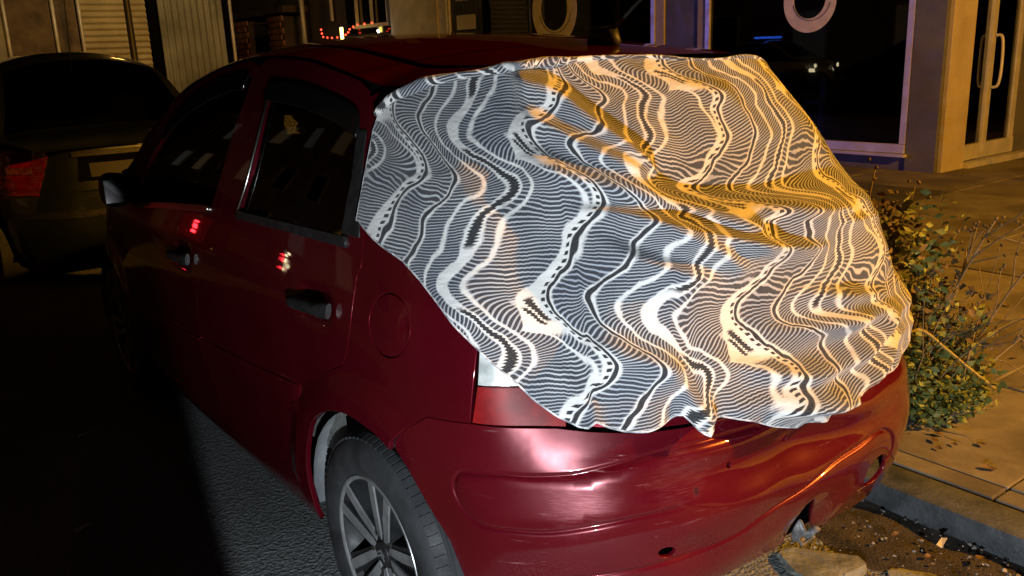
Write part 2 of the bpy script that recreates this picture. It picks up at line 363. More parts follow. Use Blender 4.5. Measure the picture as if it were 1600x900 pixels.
# ================================================================ materials
def paintf(nt,p):
    c=coords(nt); fl=noise(nt,c,900,1); g=noise(nt,c,3.5,4)
    setc(nt,p,ramp(nt,g,[(.3,(.078,.0022,.0068)),(.7,(.102,.0036,.0094))]))
    setc(nt,p,(g.step(.35,.75)*.10+.26)+fl*.04,'Roughness')
    d=noise(nt,c,14,5,.65).step(.52,.72)*.05+.02           # dusty lacquer
    setc(nt,p,d,'Coat Roughness')
PAINT=mat('maroon_paint',(.11,.005,.014),.3,.35,1.,.06,build=paintf)
def bumperf(nt,p):
    c=coords(nt); g=noise(nt,c,3.5,4); n=noise(nt,c,6,6,.7)
    m=nt.nodes.new('ShaderNodeMapping'); m.inputs['Scale'].default_value=(3,3,60); m.inputs['Rotation'].default_value=(0,0,.25); nt.links.new(c,m.inputs['Vector'])
    sc=noise(nt,m.outputs[0],2.2,6,.75)                     # long scrapes
    scr=sc.step(.62,.70)*noise(nt,c,2.6,3).step(.50,.60)
    chips=noise(nt,c,55,3,.6).step(.74,.77)*noise(nt,c,5,2).step(.45,.6)
    a=ramp(nt,g,[(.3,(.078,.0022,.0068)),(.7,(.102,.0036,.0094))])
    col=mixc(nt,scr*.55,a,(.33,.17,.18)); col=mixc(nt,chips*.7,col,(.38,.32,.30))
    for ctr,rad in (((-.615,-.545,.578),.095),((-.42,-.635,.615),.085)):      # worn patches
        vd=nt.nodes.new('ShaderNodeVectorMath'); vd.operation='DISTANCE'; nt.links.new(c,vd.inputs[0]); vd.inputs[1].default_value=ctr
        e=E(nt,vd.outputs['Value'])+(noise(nt,c,16,4)-.5)*.09; mk=(1.-e.step(rad*.55,rad))*noise(nt,m.outputs[0],9,5,.7).step(.42,.62)
        col=mixc(nt,mk*.22,col,(.22,.06,.07)); scr=scr.mx(mk*.15)
    setc(nt,p,col); setc(nt,p,scr*.30+n*.10+.22,'Roughness'); setc(nt,p,scr*.5+n.step(.45,.75)*.08+.02,'Coat Roughness')
    setc(nt,p,bump(nt,noise(nt,c,9,3)+scr*.2,.05,.006),'Normal')
BUMPER=mat('scuffed_maroon_bumper',(.11,.005,.014),.3,.22,1.,.18,build=bumperf)
BLACK=mat('black_plastic',(.012,.012,.013),.45,build=varied((.010,.010,.011),(.020,.020,.021),30,r=(.35,.6)))
GLOSSB=mat('smoked_acrylic',(.006,.006,.006),.08,coat=.5)
VOID=mat('underbody_shade_black',(.004,.004,.004),1.,spec=0.)
RUBBER=mat('tyre_rubber',(.02,.021,.023),.75,build=varied((.012,.013,.015),(.034,.036,.039),9,6,(.6,.9),(160,.25,.004)))
LINER=mat('wheel_arch_liner',(.16,.17,.18),.8,build=varied((.10,.11,.12),(.24,.25,.26),7,5,(.7,.95),(30,.5,.01)))
ALLOY=mat('machined_alloy',(.45,.46,.47),.4,.45,build=varied((.20,.205,.21),(.36,.37,.38),12,5,(.28,.5)))
ALLOYD=mat('dark_alloy',(.02,.021,.022),.5,.3,build=varied((.012,.013,.014),(.03,.031,.033),14,4,(.4,.65)))
CHROME=mat('trim_metal',(.45,.44,.42),.25,1.)
STEEL=mat('brake_steel',(.05,.045,.04),.6,.6)
SEATM=mat('seat_fabric',(.12,.125,.12),.95,build=varied((.09,.095,.09),(.16,.165,.16),40))
BELTM=mat('seat_belt_webbing',(.30,.30,.29),.85)
def glassf(tint,refl=1.0,rough=.02):
    def f(nt,p):
        out=nt.nodes['Material Output']; nt.nodes.remove(p)
        t=nt.nodes.new('ShaderNodeBsdfTransparent'); t.inputs[0].default_value=(*tint,1)
        g=nt.nodes.new('ShaderNodeBsdfGlossy'); g.inputs['Roughness'].default_value=rough; g.inputs[0].default_value=(refl,refl,refl,1)
        fr=nt.nodes.new('ShaderNodeFresnel'); fr.inputs[0].default_value=1.5; mx=nt.nodes.new('ShaderNodeMixShader')
        nt.links.new(fr.outputs[0],mx.inputs[0]); nt.links.new(t.outputs[0],mx.inputs[1]); nt.links.new(g.outputs[0],mx.inputs[2]); nt.links.new(mx.outputs[0],out.inputs[0])
    return f
GLASS=mat('car_window_glass',build=glassf((.62,.67,.63)))
SHOPGLASS=mat('shop_window_glass',build=glassf((.35,.36,.38),1.,0.))
def lensf(nt,p):
    c=coords(nt); m=nt.nodes.new('ShaderNodeMapping'); m.inputs['Scale'].default_value=(1,1,1); nt.links.new(c,m.inputs['Vector'])
    w=nt.nodes.new('ShaderNodeTexWave'); w.inputs['Scale'].default_value=60; w.bands_direction='Z'; nt.links.new(c,w.inputs['Vector'])
    setc(nt,p,ramp(nt,noise(nt,c,18,4),[(.35,(.13,.002,.004)),(.7,(.25,.006,.007))])); p.inputs['Roughness'].default_value=.4; p.inputs['Specular IOR Level'].default_value=.15
REDLENS=mat('red_lamp_lens',(.35,.01,.01),.18,coat=1.,build=lensf)
CLEARLENS=mat('clear_lamp_lens',(.62,.66,.64),.16,.25,coat=1.,build=varied((.40,.43,.42),(.78,.80,.78),25,3))
# ================================================================ the maroon hatchback
car=empty('hatchback_car',(0,0,0),0,'maroon five-door hatchback with scuffed bumper parked against the kerb','car')
def linedisp(line,depth,w,closed=False):
    L=np.array(line,float)
    def f(u,v):
        P=np.c_[np.abs(np.ravel(u)),np.ravel(v)]; d=polydist(P,L,closed)[0]; return (-depth*np.exp(-(d/w)**2)).reshape(np.shape(u))
    return f
def sdisp(*fs): return lambda u,v:sum(f(u,v) for f in fs)
rail_s=pchip([r[0] for r in rail],[r[1] for r in rail])
mould_l=smoothpoly(mould,4)
def mould_step(u,v):                       # body-coloured rubbing strip stands 7 mm proud below the line
    a=np.abs(u); zl=np.interp(a,[1.54,1.84,2.30,3.2],[.648,.625,.591,.521]); ins=sstep(1.54,1.585,a)*sstep(3.36,3.30,a)
    return .006*sstep(zl+.003,zl-.004,v)*sstep(zl-.12,zl-.045,v)*ins
def flare(u,v):                            # wheel arch lips
    a=np.abs(u); r=np.minimum(np.hypot(a-1.235,v-.305),np.hypot(a-3.69,v-.305)); return .016*sstep(.46,.375,r)*sstep(.18,.30,v)
def handle_dish(cs,cz):
    def f(u,v): return -.022*np.exp(-((np.abs(u)-cs)/.075)**4-((v-cz)/.034)**4)
    return f
body_d=sdisp(mould_step,flare)
door_d=sdisp(mould_step,flare,linedisp(mould_l,.004,.004),handle_dish(1.46,.878),handle_dish(2.47,.842))
Bg=smoothpoly(Bgap,3); Rg=smoothpoly(Rgap,3); AR=smoothpoly(arch,3)
fr_arch=[(3.69+.345*math.cos(a),.305+.345*math.sin(a)) for a in np.linspace(math.pi,0,19)]
fdoor=Bg+[(2.4,.322),(2.9,.312),(3.31,.305),(3.375,.48),(3.37,.72),(3.335,.95),(3.31,1.057),(3.185,1.132),(3.12,1.198),(2.996,1.258),(2.862,1.351),(2.576,1.431),(2.482,1.444),(2.23,1.467)]
rdoor=Bg[::-1]+[(2.10,1.468),(1.996,1.465),(1.822,1.454),(1.615,1.425),(1.473,1.402),(1.405,1.381)]+Rg+[(1.615,.345),(1.9,.335)]
quarter=Rg+[(1.61,.32),(1.60,.26),(1.545,.255)]+AR[:-12]+[tuple(b) for b in btop[:5]]+[(.872,.90),(.845,1.0),(.79,1.12),(.73,1.25),(.68,1.36),(.68,1.406),(.8,1.402),(.9,1.398),(1.0,1.393),(1.1,1.389),(1.2,1.385),(1.3,1.383)]
quarter=[p for i,p in enumerate(quarter) if i==0 or abs(p[0]-quarter[i-1][0])+abs(p[1]-quarter[i-1][1])>.004]
fc=(1.122,.893); flap=[(fc[0]+.073*math.cos(a),fc[1]+.068*math.sin(a)) for a in np.linspace(0,2*math.pi,40,endpoint=False)]
fender=[(3.335,.95),(3.37,.72),(3.375,.48),(3.31,.305),(3.32,.255)]+fr_arch[1:-1]+[(4.035,.33),(4.04,.45),(4.09,.60),(4.2,.625),(4.2,.69),(4.06,.79),(4.0,.875),(3.9,.925),(3.6,.985),(3.42,1.035),(3.31,1.055)]
fwinp=smoothpoly(fwin+[(2.7,.99),(2.4,1.022)],2); rwinp=smoothpoly(rwin,3)
for sg in (1,-1):
    mir=lambda poly:[(sg*a,b) for a,b in poly]
    near=sg>0; r1=.022 if near else .045
    fd=panel('front_door',mir(fdoor),PAINT,car,[mir(fwinp)],[mir(mould_l)] if near else (),door_d,res=r1)
    rd=panel('rear_door',mir(rdoor),PAINT,car,[mir(rwinp)],[mir(mould_l)] if near else (),door_d,res=r1)
    panel('rear_quarter',mir(quarter),PAINT,car,[mir(flap)] if near else (),(),body_d,res=r1)
    panel('front_wing',mir(fender),PAINT,car,(),(),body_d,res=r1*1.4)
    sill=[(1.63,.335),(2.2,.322),(2.9,.308),(3.30,.298),(3.30,.20),(2.4,.205),(1.63,.225)]
    panel('sill',mir(sill),PAINT,car,(),(),None,res=.03)
    if near:
        fl=panel('fuel_flap',mir(flap),PAINT,car,(),(),lambda u,v:-.001-.004*np.exp(-((u-1.066)/.012)**2-((v-.892)/.022)**2),res=.014,gap=.003)
    # glass, deflectors, belt strips, handles
    panel('window',mir([tuple(p) for p in shrink(np.array(fwinp),-.008)]),GLASS,fd,res=.05,off=-.010,rim=False,gap=0)
    panel('window',mir([tuple(p) for p in shrink(np.array(rwinp),-.008)]),GLASS,rd,res=.05,off=-.010,rim=False,gap=0)
    ft=[(2.19,1.425),(2.304,1.421),(2.515,1.389),(2.721,1.325),(2.86,1.24)]; fb=[(2.845,1.20),(2.70,1.275),(2.50,1.335),(2.304,1.372),(2.19,1.378)]
    panel('wind_deflector',mir(smoothpoly(ft,4)+smoothpoly(fb,4)),GLOSSB,fd,res=.03,off=.012,depth=.004,gap=0)
    rt=[(1.995,1.402),(1.843,1.397),(1.705,1.385),(1.584,1.368),(1.478,1.351),(1.405,1.332),(1.372,1.30)]; rb=[(1.375,1.275),(1.41,1.285),(1.478,1.300),(1.584,1.317),(1.705,1.333),(1.843,1.345),(1.995,1.352)]
    panel('wind_deflector',mir(smoothpoly(rt,4)+smoothpoly(rb,4)),GLOSSB,rd,res=.03,off=.013,depth=.004,gap=0)
    panel('belt_strip',mir([(2.235,1.034),(2.6,1.004),(3.10,.954),(3.10,.936),(2.6,.984),(2.235,1.014)]),CHROME if near else BLACK,fd,res=.03,off=.009,depth=.009,gap=0)
    panel('belt_strip',mir([(1.985,1.044),(1.65,1.052),(1.32,1.056),(1.32,1.034),(1.65,1.032),(1.985,1.024)]),BLACK,rd,res=.03,off=.009,depth=.009,gap=0)
    panel('pillar_trim',mir([(1.385,1.29),(1.35,1.18),(1.352,1.06),(1.268,1.06),(1.295,1.16),(1.34,1.29)]),BLACK,rd,res=.03,off=.003,depth=.005,gap=0)
    for (cs,cz,par) in ((1.46,.878,rd),(2.47,.842,fd)):
        mb=MB(); rows=[]
        for t in np.linspace(-1,1,13):
            s0=cs+t*.108; zc=cz-t*.006; hh=.016*(1-.25*abs(t)**3); lift=.030-.012*max(0,abs(t)-.75)/.25
            if t<-.6: hh=.019
            ring=[]
            for a in np.linspace(0,2*math.pi,10,endpoint=False):
                ring.append(S(sg*s0,zc+hh*math.sin(a),.006+lift*.5*(1+math.cos(a))*.9))
            rows.append(ring)
        V=[v for r in rows for v in r]; n=10
        F=[(i*n+k,i*n+(k+1)%n,(i+1)*n+(k+1)%n,(i+1)*n+k) for i in range(len(rows)-1) for k in range(n)]+[tuple(range(n))[::-1],tuple(range((len(rows)-1)*n,len(rows)*n))]
        mb.add(V,F).build('door_handle',BLACK,par,True,60)
    # tail lamp
    tl=bpy.data.objects.new('tail_lamp',None); link(tl,car)
    lp=[(.872,.732),(.79,.729),(.66,.727),(.655,.80),(.865,.806)]; panel('red_lens',mir(lp),REDLENS,tl,res=.02,off=.004,gap=.001)
    panel('clear_lens',mir([(.864,.809),(.655,.803),(.66,.90),(.866,.90)]),CLEARLENS,tl,res=.02,off=.004,gap=.001)
    panel('red_lens',mir([(.866,.903),(.66,.903),(.70,1.05),(.82,1.06),(.84,1.0)]),REDLENS,tl,res=.03,off=.004,gap=.001)
    hl=panel('headlamp',mir([(4.2,.635),(4.55,.62),(4.5,.75),(4.2,.84),(4.0,.88),(4.06,.79),(4.2,.69)]),CLEARLENS,car,res=.03)
    panel('front_bumper',mir([(4.03,.24),(4.04,.45),(4.09,.595),(4.2,.622),(4.55,.612),(4.918,.60),(4.918,.20),(4.4,.20)]),PAINT,car,res=.04)
    panel('front_grille',mir([(4.56,.63),(4.918,.625),(4.918,.70),(4.52,.71)]),BLACK,car,res=.05,off=-.01)
    # wheel arch liners
    for cy in (0.,2.46):
        mb=MB(); x0,x1=.80,.46; V=[];F=[];na=26
        for k in range(na+1):
            a=math.radians(-4+202*k/na)
            xb=float(np.interp(.36*math.cos(a)+cy,[-.42,-.26,-.06,.3],[.66,.72,.775,.812])); x0=xb+.012
            for j,(xx,rr) in enumerate(((xb-.012,.347),(xb-.03,.360),(xb-.07,.365+.006*math.sin(k*1.9)),(.62,.362),(x1,.36))):
                V.append((-sg*xx,cy+rr*math.cos(a),.305+rr*math.sin(a)))
        for k in range(na):
            for j in range(4): F.append((k*5+j,k*5+j+1,(k+1)*5+j+1,(k+1)*5+j))
        h=[f for f in F if f[0]//5<16]; k=[f for f in F if f[0]//5>=16]  # rear stretch of the liner is blackened: shade put into its colour
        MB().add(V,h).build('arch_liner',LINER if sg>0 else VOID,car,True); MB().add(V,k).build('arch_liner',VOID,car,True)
        mb=MB(); mb.lathe([(-sg*.47,0.),(-sg*.47,.37)],32,'x',Matrix.Translation((0,cy,.305))).build('inner_arch',VOID,car)
# rear bumper ------------------------------------------------------
OV=smoothpoly(oval,4); LOW=smoothpoly(low,4)
def bump_d(u,v):
    u=np.asarray(u,float); v=np.asarray(v,float); P=np.c_[u.ravel(),v.ravel()]
    g=-.0045*np.exp(-(polydist(P,OV)[0]/.0045)**2)-.0055*np.exp(-(polydist(P,LOW)[0]/.005)**2)
    o=g.reshape(u.shape)
    inov=inside(P,OV).reshape(u.shape); o=o+np.where(inov,.003*np.clip(polydist(P,OV)[0].reshape(u.shape)/.02,0,1),0)
    o=o+.011*np.exp(-((v-.50)/.085)**2)*sstep(.97,.8,np.abs(u))
    zt=np.interp(u,[-.4,-.1,.2,.36,.45,.56,.64],[.64,.655,.662,.668,.665,.646,.63])
    o=o-.020*sstep(zt-.03,zt+.035,v)*sstep(.75,.45,u)*sstep(-.9,-.6,u)                  # step below the tailgate
    o=o-.032*np.exp(-((u-.02)/.20)**2-((v-.575-.10*(u-.02))/.05)**2)                     # big push-in dent
    o=o-.014*np.exp(-((u-.36)/.10)**2-((v-.60)/.035)**2)+.008*np.exp(-((u-.25)/.10)**2-((v-.52)/.03)**2)
    o=o+.007*np.exp(-((u+.20)/.16)**2-((v-.60)/.025)**2)
    o=o-.012*np.exp(-((u-.40)/.07)**2-((v-.44)/.04)**2)-.02*np.exp(-((u-.01)/.07)**2-((v-.36)/.05)**2)
    o=o+.0018*np.sin(u*23+v*31)*np.sin(v*19-u*9)*sstep(.6,.3,np.abs(u-.1))
    return o
btr=[(1.096,.641),(1.052,.682),(.991,.721),(.938,.724),(.875,.728),(.788,.724),(.681,.721),(.606,.713),(.5,.705),(.3,.70),(0,.70)]
bp=btr+[(-a,b) for a,b in btr[::-1][1:]]+[(-1.098,.622),(-1.05,.58),(-.99,.505),(-.94,.445),(-.912,.37),(-.90,.285),(-.7,.285),(-.45,.29),(-.223,.30),(-.12,.305),(-.05,.32),(-.02,.40),(.005,.436),(.035,.425),(.052,.385),(.062,.325),(.10,.325),(.2,.325),(.35,.325),(.6,.30),(.8,.27),(.895,.25),(.905,.32)]+[tuple(a) for a in arch[::-1][0:4]]+[(1.098,.622)]
ell=lambda c,a,b,n=18,rot=0:[(c[0]+a*math.cos(t)*math.cos(rot)-b*math.sin(t)*math.sin(rot),c[1]+a*math.cos(t)*math.sin(rot)+b*math.sin(t)*math.cos(rot)) for t in np.linspace(0,2*math.pi,n,endpoint=False)]
rb_=panel('rear_bumper',bp,BUMPER,car,[ell((-.275,.405),.055,.042),ell((.447,.449),.022,.013,rot=.3),ell((.092,.602),.007,.009,10),ell((.283,.600),.006,.007,10)],[OV,LOW],bump_d,res=.014,depth=.010,gap=.0015)
tag(rb_,'dented maroon rear bumper with scrapes and torn lower edge')
panel('bumper_core',[(1.0,.55),(.9,.66),(0,.66),(-.9,.66),(-1.0,.55),(-.9,.33),(0,.345),(.9,.30)],VOID,rb_,res=.04,off=-.075,rim=False)
# parking sensor and its ring
def disc_on(name,cs,cz,r0,r1,h,m,par,off=0.):
    mb=MB(); V=[];F=[];n=24
    for (r,o) in ((0,h),(r0*.7,h),(r0,h*.8),(r1,0),(r1,-.004)):
        for k in range(n): a=2*math.pi*k/n; V.append(S(cs+r*math.cos(a),cz+r*math.sin(a),o+off))
    for i in range(4):
        for k in range(n): F.append((i*n+k,i*n+(k+1)%n,(i+1)*n+(k+1)%n,(i+1)*n+k))
    return mb.add(V,F).build(name,m,par,True,50)
disc_on('parking_sensor',.739,.556,.010,.0125,.003,BUMPER,rb_,.0035)
mb=MB(); pts=[S(.739+.0155*math.cos(a),.556+.0155*math.sin(a),.0035) for a in np.linspace(0,2*math.pi,25)]; mb.tube(pts,.0018,6,False).build('sensor_ring',BUMPER,rb_,True)
# torn plastic flap curling out of the lower edge
TORN=mat('torn_bumper_plastic',(.16,.15,.15),.6,build=varied((.03,.027,.027),(.17,.16,.16),22,5,(.4,.8),(60,.4,.006)))
V=[];F=[]; ni,nj=9,14
for i in range(ni):
    for j in range(nj):
        a=i/(ni-1); b=j/(nj-1); ang=-2.3+b*3.6; r=.052*(1-.12*a)+.006*math.sin(7*b+3*a)
        c=S(.006,.372,-.015); V.append((c[0]+.034*math.sin(ang)*(1+.25*a)+.010*a+.004*math.sin(19*b),c[1]-.020*a+.012*math.cos(ang),c[2]-.022-.048*math.cos(ang)*(.95-.25*a)-.010*a+.005*math.sin(11*b+5*a)))
for i in range(ni-1):
    for j in range(nj-1): F.append((i*nj+j,i*nj+j+1,(i+1)*nj+j+1,(i+1)*nj+j))
o=meshobj('torn_flap',V,F,TORN,rb_); md=o.modifiers.new('t','SOLIDIFY'); md.thickness=.004
# number-plate recess shadow gap / tailgate -----------------------------------
hatch=[(.868,.735),(.66,.728),(.6,.72),(.3,.707),(0,.707),(-.3,.707),(-.6,.72),(-.868,.735),(-.868,.90),(-.845,1.0),(-.79,1.12),(-.73,1.25),(-.68,1.36),(-.66,1.395),(-.4,1.41),(0,1.415),(.4,1.41),(.66,1.395),(.68,1.36),(.73,1.25),(.79,1.12),(.845,1.0),(.868,.90)]
panel('tailgate',hatch,PAINT,car,(),(),None,res=.04,off=-.012)
# roof, windscreen, bonnet -------------------------------------------------
RX=[(.5,1.418),(.6,1.414),(.7,1.410),(.8,1.406),(.9,1.402),(1.0,1.397),(1.1,1.393),(1.2,1.389),(1.3,1.387)]
_ey=[float(S(a,b)[1]) for a,b in RX]+[float(S(a,b)[1]) for a,b in rail[1:]]+[2.4,2.7,2.95,3.06,3.10]
_ex=[float(S(a,b)[0]) for a,b in RX]+[float(S(a,b)[0]) for a,b in rail[1:]]+[-.735,-.72,-.62,-.47,-.36]
_ez=[b for a,b in RX]+[b for a,b in rail[1:]]+[.985,.925,.83,.75,.70]
o_=np.argsort(_ey); EX=pchip(np.array(_ey)[o_],np.array(_ex)[o_]); EZ=pchip(np.array(_ey)[o_],np.array(_ez)[o_])
CZ=pchip([-.24,-.1,.1,.3,.6,.9,1.2,1.45,1.7,1.95,2.2,2.4,2.6,2.8,3.0,3.12],[1.425,1.448,1.472,1.492,1.515,1.528,1.528,1.508,1.43,1.31,1.18,1.075,1.01,.955,.865,.75])
def T(y,t,off=0.):
    y=np.asarray(y,float); t=np.asarray(t,float); y,t=np.broadcast_arrays(y,t); xe=EX(y); ze=EZ(y); zc=np.maximum(CZ(y),ze+.012)
    yy=y-(.04*(1-t*t)*sstep(.15,-.2,y)); p=1-np.abs(t)**2.7
    z=ze+(zc-ze)*p+off; return np.stack([-t*xe*np.where(t>0,1-.15*sstep(.65,-.05,y),1.),yy,z],-1)
def roof_d(u,v):
    c=np.abs(np.abs(v)-.80); return -.007*np.exp(-((c)/.014)**2)*sstep(1.35,1.15,u)
CT=np.array([0,1.1,.3])
Troof=lambda a,b,off=0.:T(a,b,off+roof_d(a,b))
us=np.linspace(-.195,1.42,90); vs=np.r_[np.linspace(-1,-.9,8)[:-1],np.linspace(-.9,-.7,22)[:-1],np.linspace(-.7,.7,36)[:-1],np.linspace(.7,.9,22)[:-1],np.linspace(.9,1,8)]
gridobj('roof',Troof,us,vs,PAINT,car,CT)
def strip(t0,t1): return lambda a,b,off=0.:T(a,t0(a)+(t1(a)-t0(a))*b,off)
gridobj('windscreen',lambda a,b:T(a,b*.90,-.004),np.linspace(1.46,2.30,24),np.linspace(-1,1,24),GLASS,car,CT)
gridobj('windscreen_header',lambda a,b:T(a,b),np.linspace(1.42,1.47,4),np.linspace(-1,1,24),PAINT,car,CT)
for sg in (1,-1):
    gridobj('a_pillar',lambda a,b:T(a,sg*(.88+.12*b)),np.linspace(1.43,2.34,30),np.linspace(0,1,6),PAINT,car,CT)
gridobj('scuttle',lambda a,b:T(a,b,-.006),np.linspace(2.29,2.40,4),np.linspace(-1,1,20),BLACK,car,CT)
gridobj('bonnet',lambda a,b:T(a,b*.985),np.linspace(2.38,3.10,24),np.linspace(-1,1,24),PAINT,car,CT)
# dark inner shell so gaps read as gaps
V=[];F=[];ns,nz=140,9
for i in range(ns+1):
    s=-SMAX+2*SMAX*i/ns
    for j in range(nz): V.append(S(s,.24+.755*j/(nz-1),-.05))
for i in range(ns):
    for j in range(nz-1):
        c=(np.array(V[i*nz+j])+np.array(V[(i+1)*nz+j+1]))/2
        if min(math.hypot(c[1]-0,c[2]-.305),math.hypot(c[1]-2.46,c[2]-.305))<.48 and abs(c[0])>.5: continue
        if c[2]>.9 and .1<c[1]<2.2: continue
        F.append((i*nz+j,i*nz+j+1,(i+1)*nz+j+1,(i+1)*nz+j))
meshobj('inner_shell',V,F,VOID,car)
MB().box((-.46,-.45,.22),(.46,2.95,.245)).box((-.72,.42,.222),(.72,2.05,.247)).build('floor_pan',VOID,car)
for sg in (1,-1):      # door seals
    V=[];F=[]; ss=np.linspace(1.30,3.30,60)
    for s in ss:
        zt=float(rail_s(s)) if s>1.407 else 1.387
        for k,(dz,of) in enumerate(((-.05,-.03),(-.02,-.016),(.004,-.014))): V.append(S(sg*s,zt+dz,of))
    for i in range(len(ss)-1):
        for k in range(2): F.append((i*3+k,(i+1)*3+k,(i+1)*3+k+1,i*3+k+1))
    meshobj('door_seal',V,F,VOID,car)
for sg in (1,-1):
    panel('door_card',[(sg*a,b) for a,b in ((1.42,.45),(3.2,.45),(3.2,.90),(2.2,.985),(1.42,1.0))],SEATM,car,res=.08,off=-.06,rim=False)
MB().tube([S(a,b,.003) for a,b in smoothpoly([(1.998,1.03),(1.966,1.12),(1.962,1.213),(1.974,1.30),(2.0,1.39)],4)],.0045,6).build('glazing_bar',CHROME,car,True)
# seats and belts -------------------------------------------------------
def seat(x,y,w):
    st=bpy.data.objects.new('seat',None); link(st,car)
    MB().box((x-w/2,y-.25,.40),(x+w/2,y+.27,.56),bev=.05).build('cushion',SEATM,st,True,50)
    M=Matrix.Translation((x,y-.22,.50))@Matrix.Rotation(math.radians(14),4,'X')
    MB().box((-w/2,-.09,0),(w/2,.06,.62),M,.05).build('backrest',SEATM,st,True,50)
    for dx in ((0,) if w<.7 else (-.36,.36)):
        M2=M@Matrix.Translation((dx,-.01,.66)); MB().box((-.13,-.05,0),(.13,.05,.17),M2,.04).tube([M2@Vector((-.05,0,0)),M2@Vector((-.05,0,-.08))],.007).tube([M2@Vector((.05,0,0)),M2@Vector((.05,0,-.08))],.007).build('headrest',SEATM,st,True,50)
seat(-.36,1.30,.50); seat(.36,1.30,.50); seat(0,.42,1.24)
for sg in (1,-1):
    for (y,z) in ((1.02,1.30),(.25,1.22)):
        V=[];F=[]
        for k in range(9):
            t=k/8; p=np.array([-sg*(.60-.10*t+.02*math.sin(3*t)),y+.04*t,z-.55*t]); V+=[p+(0,.024,0),p-(0,.024,0)]
        F=[(2*k,2*k+1,2*k+3,2*k+2) for k in range(8)]; o=meshobj('seat_belt',V,F,BELTM,car); o.modifiers.new('t','SOLIDIFY').thickness=.002
mb=MB().box((-.66,2.02,.72),(.66,2.36,.93),bev=.06); mb.build('dashboard',BLACK,car,True,50)
mb=MB(); c=Vector((-.36,1.90,.92)); mb.tube([c+Matrix.Rotation(math.radians(-28),3,'X')@Vector((.18*math.cos(a),0,.18*math.sin(a))) for a in np.linspace(0,2*math.pi,29)],.014,8,False)
mb.tube([c+Vector((-.17,0,0)),c+Vector((.17,0,0))],.014); mb.tube([c,c+Vector((0,.2,-.08))],.03); mb.build('steering_wheel',BLACK,car,True)
# mirrors, aerial ---------------------------------------------------------
for sg in (1,-1):
    bm=bmesh.new(); bmesh.ops.create_uvsphere(bm,u_segments=24,v_segments=14,radius=1)
    for v in bm.verts:
        x,y,z=v.co; q=lambda a:math.copysign(abs(a)**.7,a)
        v.co=Vector((q(x)*.066,q(y)*(.042 if y<0 else .065),q(z)*.066*(1-.12*q(x)*sg)))
    me=bpy.data.meshes.new('door_mirror'); bm.to_mesh(me); bm.free(); me.polygons.foreach_set('use_smooth',[True]*len(me.polygons)); me.materials.append(BLACK)
    o=link(bpy.data.objects.new('door_mirror',me),car); o.location=(-sg*.835,1.95,1.00)
    MB().box((-.062,-.049,-.048),(.062,-.041,.048),bev=.004).build('mirror_glass',GLOSSB,o)
    MB().tube([(sg*.04,.02,-.03),(sg*.12,.06,-.05)],[.032,.04],10).build('mirror_foot',BLACK,o,True)
ab=T(.02,-.06); ao=MB().tube([ab+(0,.05,-.01),ab+(0,.03,.018),ab+(0,-.03,.022),ab+(0,-.05,0)],[.012,.026,.024,.012],12).build('aerial_base',BLACK,car,True)
MB().tube([ab+(0,-.01,.02),ab+(.012,-.20,.155),ab+(.02,-.40,.29)],[.0045,.0035,.0025],6).build('aerial_mast',BLACK,ao,True)
